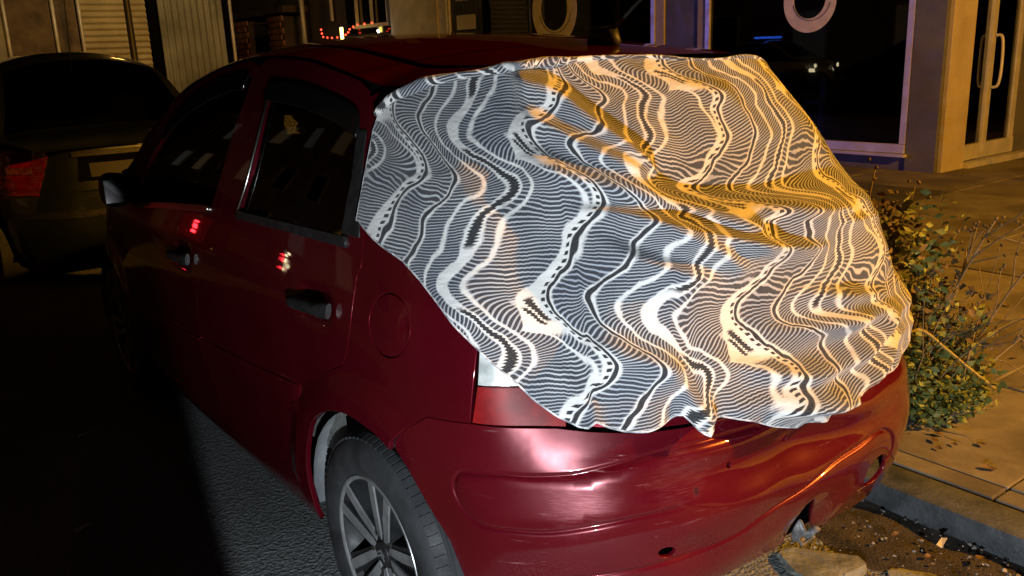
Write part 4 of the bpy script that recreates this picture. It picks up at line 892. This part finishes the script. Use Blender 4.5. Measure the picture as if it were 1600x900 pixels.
# ================================================================ hoarding across the end of the street
HY=17.0
SHUT=mat('cream_roller_shutter',(.38,.33,.20),.6,build=varied((.28,.24,.14),(.42,.37,.23),1.5,5,(.5,.7)))
TIN=mat('corrugated_iron',(.25,.26,.24),.55,.3,build=varied((.16,.165,.15),(.30,.31,.29),1.2,5,(.5,.75)))
WOOD=mat('weathered_board',(.12,.09,.06),.85,build=varied((.07,.05,.035),(.16,.12,.08),3,5))
def corr(name,x0,x1,z1,m,axis,pitch,amp,label,cat,y=HY,n=6):
    V=[];F=[]; L=(x1-x0) if axis=='x' else z1; k=int(L/pitch*n)
    for i in range(k+1):
        t=L*i/k; d=amp*math.sin(2*math.pi*i/n)
        if axis=='x': V+=[(t-(x1-x0)/2,d,0),(t-(x1-x0)/2,d,z1),(t-(x1-x0)/2,d+.01,0),(t-(x1-x0)/2,d+.01,z1)]
        else: V+=[(-(x1-x0)/2,d,t),((x1-x0)/2,d+.02*math.sin(t*2.),t),(-(x1-x0)/2,d+.01,t),((x1-x0)/2,d+.01+.02*math.sin(t*2.),t)]
    for i in range(k): a=4*i; F+=[(a,a+4,a+5,a+1),(a+2,a+3,a+7,a+6)]
    o=meshobj(name,V,F,m); o.location=((x0+x1)/2,y,0.); return tag(o,label,cat)
corr('roller_shutter',2.18,3.38,3.6,SHUT,'z',.115,.022,'cream ribbed roller shutter behind the dark saloon','shutter')
corr('corrugated_panel',3.62,4.90,3.6,TIN,'x',.13,.022,'grey upright corrugated iron sheet right of the cream shutter','panel')
for i,(x0,x1,m,lb) in enumerate(((.0,.86,TIN,'pale grey flat hoarding board at the far left'),(.90,1.66,WOOD,'brown hoarding board beside the pale grey one'),(1.72,2.10,WOOD,'narrow brown board left of the cream shutter'))):
    o=MB().box((x0,HY-.02,0),(x1,HY+.03,3.6),bev=.005).build('hoarding_board',m); tag(o,lb,'board')
for x,lb in ((.88,'thin pale post between the grey and brown boards'),(1.69,'thin pale post between the two brown boards'),(2.14,'pale post against the left edge of the cream shutter'),(5.05,'tall pale post at the right end of the hoarding')):
    o=MB().tube([(x,HY-.05,0),(x+.02,HY-.05,3.7)],.035,8).build('fence_post',ALU,None,True); tag(o,lb,'post')
o=MB().box((3.42,HY-.01,0),(3.58,HY+.05,3.6)).build('fence_post',VOID); tag(o,'wide black post between the shutter and the corrugated iron','post')
o=MB().box((4.94,HY-.0,0),(5.02,HY+.05,3.6)).build('fence_post',VOID); tag(o,'black post at the right edge of the corrugated iron','post')
# ================================================================ string of red festive bulbs
BULB=mat('red_bulb',(.5,.02,.01),.3,emit=(1.,.05,.02),estr=6); BULBY=mat('yellow_tube',(.5,.4,.1),.3,emit=(1.,.75,.15),estr=9); BULBW=mat('white_bulb',(.6,.6,.6),.3,emit=(1.,.95,.9),estr=20)
sl=empty('string_lights',(FX-.3,16.4,2.1),0,'string of small red festive bulbs on the dark house','lights')
pts=[(0,.95,.10),(0,.9,-.06),(0,.5,-.10),(0,0.,-.10),(0,-.35,-.05),(0,-.5,.06),(0,-.9,.12),(0,-1.5,.12)]
MB().tube(pts,.006,5).build('cord',BLACK,sl)
bm0=None
for k in range(14):
    t=k/13*(len(pts)-1); i=min(int(t),len(pts)-2); p=Vector(pts[i]).lerp(Vector(pts[i+1]),t-i)
    if bm0 is None: b=bm0=MB().lathe([(-.022,.0),(-.014,.015),(0,.021),(.014,.015),(.024,0)],8,'x').build('bulb',BULB,sl,True)
    else: b=bm0.copy(); COL.objects.link(b); b.parent=sl
    b.location=p
MB().box((-.02,-.12,-.28),(.02,-.05,.10)).build('light_tube',BULBY,sl); MB().lathe([(-.04,0),(0,.045),(.04,0)],8,'x',Matrix.Translation((0,.4,-.32))).lathe([(-.03,0),(0,.035),(.03,0)],8,'x',Matrix.Translation((0,-1.75,-.05))).build('white_bulb',BULBW,sl,True)

# ================================================================ block across the street (out of frame; glowing windows added to mirror faintly in the car's glass and paint)
OPPM=mat('opposite_wall',(.20,.18,.16),.85,build=varied((.15,.135,.12),(.23,.21,.185),1.2,4)); LITW=mat('added_lit_window',(.4,.3,.2),.5,emit=(1.,.72,.38),estr=.07); DIMW=mat('added_dim_window',(.3,.3,.3),.3,emit=(.75,.85,.8),estr=.05)
op=empty('apartment_block',(-9.5,18,0),0,'unseen apartment block across the street, a few lit windows added for reflections','building')
MB().box((-1.5,-14,0),(0,22,10)).build('wall',OPPM,op)
for j in range(3):
    for i in range(9):
        y=-12.5+i*3.7; z=1.0+j*3.0; m=LITW if (i*5+j*3)%7 in (0,3) else (DIMW if (i+j)%3==0 else GLOSSB)
        f=MB().box((0,y-.72,z-.08),(.05,y+.72,z)).box((0,y-.72,z+1.5),(.05,y+.72,z+1.58)).box((0,y-.72,z+.002),(.05,y-.64,z+1.498)).box((0,y+.64,z+.002),(.05,y+.72,z+1.498)).build('window_frame',ALU,op)
        MB().box((.002,y-.638,z+.004),(.02,y+.638,z+1.496)).build('pane',m,f)
# ================================================================ saloon parked ahead
DPAINT=mat('dark_grey_paint',(.03,.036,.037),.32,.4,1.,build=varied((.012,.016,.017),(.021,.026,.027),2.5,4,(.3,.42)))
TINT=mat('saloon_rear_glass',build=glassf((.10,.11,.10)))
REDD=mat('saloon_red_lens',(.22,.006,.008),.12,coat=1.,build=lensf)
INSERT=mat('smoked_lamp_insert',(.16,.035,.03),.15,.2,coat=1.,build=varied((.07,.012,.010),(.26,.07,.06),26,4))
PLATE=mat('number_plate',(.022,.022,.02),.6)
def make_saloon(name,loc,rz,label,paint,redm,headm,glass=None,ins=None):
    r=empty(name,loc,rz,label,'car'); gl=glass or TINT
    kx=1.02
    def S2(s,z,off=0.):
        X=S(s*(1.),np.minimum(z,.94),off).copy(); X[...,0]*=kx; X[...,1]=(X[...,1]+.655)*1.14; X[...,2]=z; return X
    out=np.array([0,2.1,.6])
    gridobj('lower_body',lambda a,b:S2(a,b,-.006*np.exp(-((b-.66)/.01)**2)*(np.abs(a)<1.1)),np.linspace(-SMAX,SMAX,150),np.r_[np.linspace(.2,.6,9),np.linspace(.63,.69,7),np.linspace(.72,.96,8)],paint,r,out)
    cz=pchip([.02,.08,.2,.62,.8,1.1,1.35,1.7,2.3,2.8,3.2,3.6,3.9,4.3],[.965,1.03,1.055,1.085,1.23,1.47,1.58,1.625,1.63,1.56,1.34,1.10,1.02,.80])
    ezz=pchip([.02,.08,.2,.62,.8,1.1,1.35,1.7,2.3,2.8,3.2,3.6,3.9,4.3],[.955,1.00,1.02,1.04,1.15,1.37,1.47,1.515,1.52,1.45,1.24,1.03,.97,.76])
    exx=pchip([.02,.08,.2,.62,.8,1.1,1.35,1.7,2.3,2.8,3.2,3.6,3.9,4.3],[.56,.66,.735,.755,.70,.63,.60,.585,.59,.61,.66,.76,.74,.5])
    def T2(y,t,off=0.):
        y,t=np.broadcast_arrays(np.asarray(y,float),np.asarray(t,float)); p=1-np.abs(t)**2.4
        return np.stack([t*exx(y),y,ezz(y)+(cz(y)-ezz(y))*p+off],-1)
    o2=np.array([0,2.1,.3]); vs=np.linspace(-1,1,31)
    gridobj('boot_lid',T2,np.linspace(.02,.62,22),vs,paint,r,o2)
    gridobj('rear_window',lambda a,b:T2(a,b*.90,-.003),np.linspace(.63,1.27,14),vs,gl,r,o2)
    for sg in (1,-1):
        gridobj('rear_pillar',lambda a,b:T2(a,sg*(.885+.115*b)),np.linspace(.60,1.30,14),np.linspace(0,1,5),paint,r,o2)
        gridobj('front_pillar',lambda a,b:T2(a,sg*(.885+.115*b)),np.linspace(2.68,3.64,14),np.linspace(0,1,5),paint,r,o2)
        def side(a,b): 
            e=T2(a,np.full_like(a,sg*1.)); q=np.stack([np.full_like(a,sg*.79),a,np.full_like(a,.955)],-1); return q+(e-q)*b[...,None]
        gridobj('side_glass',side,np.linspace(.5,3.7,30),np.linspace(0,1,6),gl,r,o2)
        gridobj('shoulder',lambda a,b:np.stack([sg*(.79-.06*b),a,.953+.004*b],-1),np.linspace(.3,3.9,12),np.linspace(0,1,3),paint,r,o2)
        lp=[(.99,.70),(.995,.90),(.93,.955),(.52,.945),(.57,.80),(.62,.66),(.85,.66)]
        tl=panel('tail_lamp',[(-sg*a,b) for a,b in lp],redm,r,(),(),lambda u,v:.004+.003*np.sin(v*90),S2,.02,.012,.001,0.,True,out)
        panel('lamp_insert',[(-sg*a,b) for a,b in (((.86,.80),(.66,.80),(.67,.845),(.87,.845)) if ins is None else ((.80,.80),(.745,.80),(.745,.835),(.80,.835)))],ins or INSERT,tl,(),(),None,S2,.02,.004,.0,.013,True,out)
        panel('headlamp',[(-sg*a,b) for a,b in ((4.26,.62),(4.44,.61),(4.44,.71),(4.26,.72))],headm,r,(),(),None,S2,.04,.01,0,.006,True,out)
    gridobj('roof',T2,np.linspace(1.26,2.72,24),vs,paint,r,o2)
    gridobj('windscreen',lambda a,b:T2(a,b*.9,-.003),np.linspace(2.70,3.6,14),vs,gl,r,o2)
    gridobj('bonnet',T2,np.linspace(3.58,4.3,12),vs,paint,r,o2)
    # number plate recess and plate
    def rec(u,v): return .004+0*u
    panel('plate_recess',[(.34,.74),(-.34,.74),(-.32,.90),(.32,.90)],VOID,r,(),(),None,S2,.05,.01,0,.004,True,out)
    pl=panel('number_plate',[(.26,.765),(-.26,.765),(-.26,.855),(.26,.855)],PLATE,r,(),(),None,S2,.05,.004,0,.010,True,out)
    panel('boot_handle',[(.36,.905),(-.36,.905),(-.36,.935),(.36,.935)],BLACK,r,(),(),None,S2,.04,.012,0,.016,True,out)
    panel('bumper_strip',[(.95,.50),(-.95,.50),(-.95,.545),(.95,.545)],BLACK,r,(),(),None,S2,.05,.012,0,.012,True,out)
    # brake light bar and parcel shelf inside
    MB().box((-.55,.75,1.02),(.55,1.25,1.06)).box((-.56,1.25,.6),(.56,1.40,1.12),bev=.04).build('rear_seat',SEATM,r); 
    for x in (-.33,.33): MB().box((x-.13,1.28,1.12),(x+.13,1.38,1.28),bev=.035).build('headrest',SEATM,r,True,50)
    MB().box((-.72,.35,.22),(.72,3.9,.26)).build('floor_pan',VOID,r)
    for (x,y) in ((-.70,.74),(.70,.74),(-.70,3.35),(.70,3.35)):
        w=bpy.data.objects.new('wheel',None); link(w,r); w.location=(x*1.0,y,.30); sg=-1 if x<0 else 1
        MB().lathe([(sg*.06,.19),(sg*.155,.20),(sg*.16,.25),(sg*.14,.295),(0,.30),(-sg*.05,.29),(-sg*.05,.19)],40,'x').build('tyre',RUBBER,w,True,40)
        MB().lathe([(sg*.145,0),(sg*.15,.05),(sg*.135,.15),(sg*.155,.20)],40,'x').build('wheel_cover',ALLOYD,w,True,40)
    return r
HEADOFF=CLEARLENS
sal=make_saloon('saloon_car',(-.13,4.72,0.),0,'dark grey saloon with red tail lamps parked ahead of the maroon hatchback',DPAINT,REDD,HEADOFF)
MB().tube([(0,1.5,1.52),(-.02,1.25,2.05)],[.005,.003],6).build('aerial_mast',BLACK,sal)
# patrol car on the road further on, facing back: it is what the shop window mirrors
WPAINT=mat('white_paint',(.6,.6,.6),.35,coat=1.)
HEADON=mat('lit_headlamp',(.8,.8,.8),.2,emit=(1.,.86,.50),estr=9)
BLUEB=mat('blue_beacon',(.02,.05,.6),.2,emit=(.04,.16,1.),estr=5); REDB=mat('lit_tail_lens',(.5,.02,.02),.2,emit=(1.,.02,.03),estr=30)
pc=make_saloon('patrol_car',(-7.6,18.96,0.),math.pi,'white patrol car with lit headlamps and blue beacon bar on the road',WPAINT,REDD,HEADON)
for x in (-.58,.58): MB().lathe([(4.36,0),(4.355,.045),(4.33,.065)],20,'x',Matrix.Translation((x,0,.80))@Matrix.Rotation(math.pi/2,4,'Z')).build('headlamp_bulb',HEADON,pc,True)
lb=MB().box((-.60,2.0,1.63),(.60,2.22,1.67),bev=.01).build('beacon_bar',BLACK,pc)
MB().box((.02,2.0,1.672),(.58,2.22,1.74),bev=.02).build('blue_beacon',BLUEB,lb); MB().box((-.58,2.0,1.672),(-.02,2.22,1.74),bev=.02).build('blue_beacon',BLUEB,lb)
# ================================================================ street lamps (out of frame)
SODM=mat('sodium_lamp_glass',(.8,.5,.2),.4,emit=(1.,.50,.10),estr=60)
POSTM=mat('lamp_post_steel',(.10,.10,.10),.5,.6)
def street_lamp(loc,h,arm,label,energy,col,target,size):
    r=empty('street_lamp',loc,0,label,'street lamp','street lamps on the pavement')
    ax,ay=arm
    MB().lathe([(0,.11),(.5,.10),(.52,.06),(h,.045)],16,'z').build('post',POSTM,r,True,40)
    MB().tube([(0,0,h-.02),(ax*.4,ay*.4,h+.16),(ax,ay,h+.12)],.03,8).build('arm',POSTM,r,True)
    hd=MB().box((ax-.28,ay-.14,h+.07),(ax+.28,ay+.14,h+.18),bev=.03).build('lamp_head',POSTM,r,False)
    MB().box((ax-.2,ay-.1,h+.052),(ax+.2,ay+.1,h+.068)).build('lamp_glass',SODM,hd)
    l=lamp('lamp_light','SPOT',(ax,ay,h+.03),None,energy,col,spot_size=math.radians(164),spot_blend=.35,shadow_soft_size=.10); l.parent=hd
    d=(Vector(target)-(Vector(loc)+Vector((ax,ay,h)))); l.rotation_euler=d.to_track_quat('-Z','Y').to_euler(); return r
street_lamp((4.5,-4.9,PZ),3.62,(-.6,.2),'short sodium street lamp on the pavement to the right, behind the camera',4900,(1.,.43,.045),(2.6,-.2,0),.1)
street_lamp((2.2,13.6,PZ),4.4,(.5,.3),'sodium street lamp beyond the dark saloon by the hoarding',200,(1.,.70,.30),(3.4,17.0,1.2),.1)
l=lamp('beacon_light','SPOT',(0,0,0),None,1900,(.20,.20,1.),shadow_soft_size=0.,spot_size=math.radians(22),spot_blend=.6); l.parent=lb; l.location=(-.3,2.11,1.86)
l.rotation_euler=(Vector((-15.15,13.96,1.9))-l.location).to_track_quat('-Z','Y').to_euler()
make_saloon('waiting_car',(-3.4,6.6,0.),0,'black car with lit red tail lamps waiting on the road',GLOSSB,REDD,CLEARLENS,None,REDB)
# ================================================================ weeds growing at the kerb
LEAF=mat('green_leaf',(.10,.14,.03),.6,build=varied((.09,.12,.022),(.25,.28,.07),6,4))
DRYLEAF=mat('dry_leaf',(.12,.09,.04),.8,build=varied((.07,.045,.02),(.18,.13,.06),8,4))
STEMM=mat('dry_stem',(.20,.15,.08),.8,build=varied((.12,.09,.05),(.26,.20,.11),20))
def leafpatch(name,centres,n,size,m,par,flat=.6):
    V=[];F=[]
    for _ in range(n):
        c,rad=centres[RNG.integers(len(centres))]; d=RNG.normal(size=3); d/=np.linalg.norm(d); p=np.array(c)+d*np.array(rad)*RNG.random()**.45
        a=RNG.normal(size=3); a[2]=a[2]*.6+.25; a/=np.linalg.norm(a); b=np.cross(a,RNG.normal(size=3)); b/=np.linalg.norm(b); nn=np.cross(a,b); L=size*(.5+RNG.random()); w=L*.30
        o=len(V); V+=[p,p+a*L*.45+b*w+nn*L*.06,p+a*L*.5-nn*L*.03,p+a*L*.45-b*w+nn*L*.06,p+a*L]; F+=[(o,o+1,o+2),(o,o+2,o+3),(o+1,o+4,o+2),(o+2,o+4,o+3)]
    return meshobj(name,V,F,m,par,True)
pl=empty('kerb_weed',(1.46,-.06,PZ),0,'tall straggly weed with dry stalks growing beside the hatchback','plant')
def wander(p0,d,L,n,wob,droop=0.):
    P=[np.array(p0,float)]; d=np.array(d,float); d/=np.linalg.norm(d)
    for k in range(n): d=d+RNG.normal(size=3)*wob+np.array([0,0,-droop]); d/=np.linalg.norm(d); P.append(P[-1]+d*L/n)
    return P
stems=MB(); heads=MB(); tips=[]
spec=[((.0,.1,0),(.10,.10,1),.95),((.05,.0,0),(.35,-.05,.9),.80),((.1,.1,0),(.25,-.35,.75),.75),((.0,.2,0),(.15,.25,1),.85),((.1,-.05,0),(.55,-.25,.7),.80),((.05,.05,0),(.45,.15,.9),.72),((-.05,.15,0),(-.02,.1,1),.80),((.1,0,0),(.7,-.35,.55),.78),((.12,.1,0),(.6,-.05,.5),.66),((.1,.2,0),(.3,.3,.8),.7)]
for (p,d,L) in spec:
    P=wander(p,d,L,9,.10,.015); stems.tube(P,[.007*(1-.07*i) for i in range(len(P))],5)
    for q in range(4):
        i=RNG.integers(3,9); dd=P[i]-P[i-1]; dd=dd/np.linalg.norm(dd)+RNG.normal(size=3)*.55; Q=wander(P[i],dd,.16+.12*RNG.random(),4,.12); stems.tube(Q,[.0032,.0028,.0024,.002,.0016],4); tips.append(Q[-1])
    tips.append(P[-1])
for _ in range(46):
    a=RNG.random()*6.28; d=np.array([math.cos(a)*.45+.12,math.sin(a)*.45-.05,.9]); P=wander((RNG.normal()*.07,RNG.normal()*.07,0),d,.30+.5*RNG.random(),7,.13,.03); stems.tube(P,[.0034,.0032,.003,.0026,.0022,.0018,.0014,.001],4)
stems.build('stalks',STEMM,pl,True)
for t in tips:
    for k in range(3):
        c=Vector(t)+Vector(RNG.normal(size=3)*.014); heads.lathe([(-.006,0),(-.003,.006),(.003,.007),(.007,.003),(.008,0)],6,'z',Matrix.Translation(c)@Matrix.Rotation(RNG.random()*3,4,'X'))
tag(heads.build('seed_heads',DRYLEAF,pl,True),kind='stuff')
o=leafpatch('leaves',[((.02,.02,.16),(.20,.20,.15)),((.04,.06,.36),(.19,.18,.18)),((-.04,.10,.58),(.15,.15,.22)),((.05,.0,.66),(.16,.16,.2)),((.14,-.06,.28),(.17,.16,.18)),((.18,-.10,.15),(.14,.13,.12)),((-.10,.16,.12),(.16,.18,.10)),((.30,-.02,.16),(.15,.16,.12)),((.10,-.20,.10),(.20,.12,.08)),((.22,.10,.38),(.16,.14,.12)),((-.14,.02,.30),(.12,.12,.14))],2300,.034,LEAF,pl); tag(o,kind='stuff')
o=leafpatch('dry_leaves',[((.06,.06,.50),(.20,.20,.22)),((.22,-.06,.3),(.18,.18,.18)),((-.04,.1,.68),(.12,.12,.16))],450,.036,DRYLEAF,pl); tag(o,kind='stuff')
p2=empty('kerb_weed',(1.38,-.20,PZ),0,'low bright green weed at the kerb under the bumper corner','plant')
o=leafpatch('leaves',[((.02,.0,.09),(.13,.13,.09)),((.14,-.04,.08),(.12,.10,.07)),((.0,.12,.16),(.12,.12,.12))],2600,.026,LEAF,p2); tag(o,kind='stuff')
st=MB()
for k in range(9): st.tube(wander((0,0,0),RNG.normal(size=3)*[1,1,.3]+[0.2,0,.5],.2,5,.15,.05),[.004,.0035,.003,.0025,.002,.0016],5)
st.build('stalks',STEMM,p2,True)
YEL=mat('yellow_stalk',(.35,.28,.08),.7)
p3=MB().tube(smoothpoly([(-.10,.10,.30),(-.02,.05,.36),(.08,.0,.28),(.16,-.05,.20),(.26,-.12,.10)],4),.006,6).build('broken_stalk',YEL,p2,True)
# ================================================================ litter, leaves and grit
DEADL=mat('fallen_leaf',(.12,.07,.03),.8,build=varied((.05,.03,.015),(.20,.12,.05),12,3))
def leafmesh():
    V=[(0,-.03,0),(.016,-.008,.006),(.012,.015,.002),(0,.034,.008),(-.012,.015,.004),(-.016,-.008,.007),(0,0,-.002)]; return MB().add(V,[(0,1,6),(1,2,6),(2,3,6),(3,4,6),(4,5,6),(5,0,6)])
lm=None
spots=[(1.2,-.34),(1.27,-.36),(1.31,-.28),(1.25,-.30),(1.34,-.42),(1.6,-.25),(1.75,.1),(2.3,-.1),(2.05,.45),(1.18,-.52),(3.1,.3),(2.6,.75),(1.42,-.62),(.62,-.62),(.55,-.80),(.70,-.95),(.66,-.50),(.72,-.72),(.60,-1.0)]
for i,(x,y) in enumerate(spots):
    if lm is None: o=lm=leafmesh().build('fallen_leaf',DEADL,None,True)
    else: o=lm.copy(); COL.objects.link(o)
    z=PZ+.006 if x>.99 else .012; o.location=(x,y,z); o.rotation_euler=(RNG.normal()*.15,RNG.normal()*.15,RNG.random()*6.28); o.scale=(.45+.5*RNG.random(),)*3
    tag(o,'dry brown leaf lying on the paving slabs' if x>.99 else 'dry brown leaf lying in the gutter dirt','leaf','fallen leaves on the pavement' if x>.99 else 'fallen leaves in the gutter')
# grit and pebbles in the gutter
V=[];F=[]
for _ in range(900):
    x=.34+.48*RNG.random(); y=-2.0+3.0*RNG.random(); r=.002+.007*RNG.random()**3; z=.010-.03*float(sstep(.55,.85,x))+.012*RNG.random()
    o=len(V); q=RNG.normal(size=(6,3))*.25; 
    for k,d in enumerate(((1,0,0),(-1,0,0),(0,1,0),(0,-1,0),(0,0,1),(0,0,-1))): V.append((x+r*(d[0]+q[k][0]),y+r*(d[1]+q[k][1]),z+r*.7*(d[2]+q[k][2])))
    F+=[(o+a,o+b,o+c) for a,b,c in ((0,2,4),(2,1,4),(1,3,4),(3,0,4),(2,0,5),(1,2,5),(3,1,5),(0,3,5))]
GRIT=mat('pale_grit',(.18,.16,.13),.8,build=varied((.08,.07,.06),(.34,.31,.27),40,2)); o=meshobj('gutter_grit',V,F,GRIT,None,False); tag(o,'pale grit scattered over the gutter dirt','grit',kind='stuff')
# broken lump of concrete under the bumper
CONC=mat('broken_concrete',(.17,.18,.16),.85,build=varied((.09,.095,.08),(.24,.25,.22),9,6,(.7,.95),(45,.6,.012)))
def rock(name,loc,size,seed,label,m=CONC):
    r=np.random.default_rng(seed); bm=bmesh.new(); bmesh.ops.create_icosphere(bm,subdivisions=4,radius=1); pl=[(v/np.linalg.norm(v),.45+.4*r.random()) for v in r.normal(size=(3,3))]+[(np.array([math.cos(a),math.sin(a),.25*r.normal()])/math.hypot(1,.2),.62+.25*r.random()) for a in np.linspace(0,5.6,7)+r.random(7)*.5]+[(np.array([.08,.05,.995]),.55)]
    for v in bm.verts:
        c=np.array(v.co); 
        for n,d in pl:
            e=c@n-d
            if e>0: c=c-n*e
        c=c*(1+.03*math.sin(9*c[0]+7*c[1])*math.sin(8*c[2]+3)+.012*math.sin(31*c[0])*math.sin(27*c[1])); v.co=Vector(c*size)
    me=bpy.data.meshes.new(name); bm.to_mesh(me); bm.free(); me.materials.append(m)
    o=link(bpy.data.objects.new(name,me)); o.location=loc; o.rotation_euler=(0,0,r.random()*6); return tag(o,label,'concrete')
rock('concrete_lump',(.36,-.47,.005),(.16,.13,.030),3,'flat broken lump of grey concrete under the torn bumper edge')
rock('concrete_lump',(.50,-.66,-.002),(.10,.085,.02),5,'smaller concrete lump in the gutter beside the flat one')
rock('concrete_lump',(.24,-.66,-.004),(.09,.07,.016),8,'low concrete lump nearest the camera in the gutter')
# paper scraps on the road
SCR=mat('white_scrap',(.55,.54,.50),.8)
for (x,y,a,lb) in ((-1.09,2.03,.3,'small white paper scrap on the dark road beside the front door'),(-1.26,1.21,.5,'small white paper scrap on the dark road nearer the camera'),(.70,-.62,.2,'pale yellow scrap in the gutter dirt')):
    o=MB().add([(-.03,-.008,.004),(.03,-.006,.007),(.028,.009,.004),(-.028,.008,.008)],[(0,1,2,3)]).build('paper_scrap',SCR); o.location=(x,y,.004 if x<0 else .02); o.rotation_euler=(0,0,a); o.modifiers.new('t','SOLIDIFY').thickness=.001; tag(o,lb,'litter')
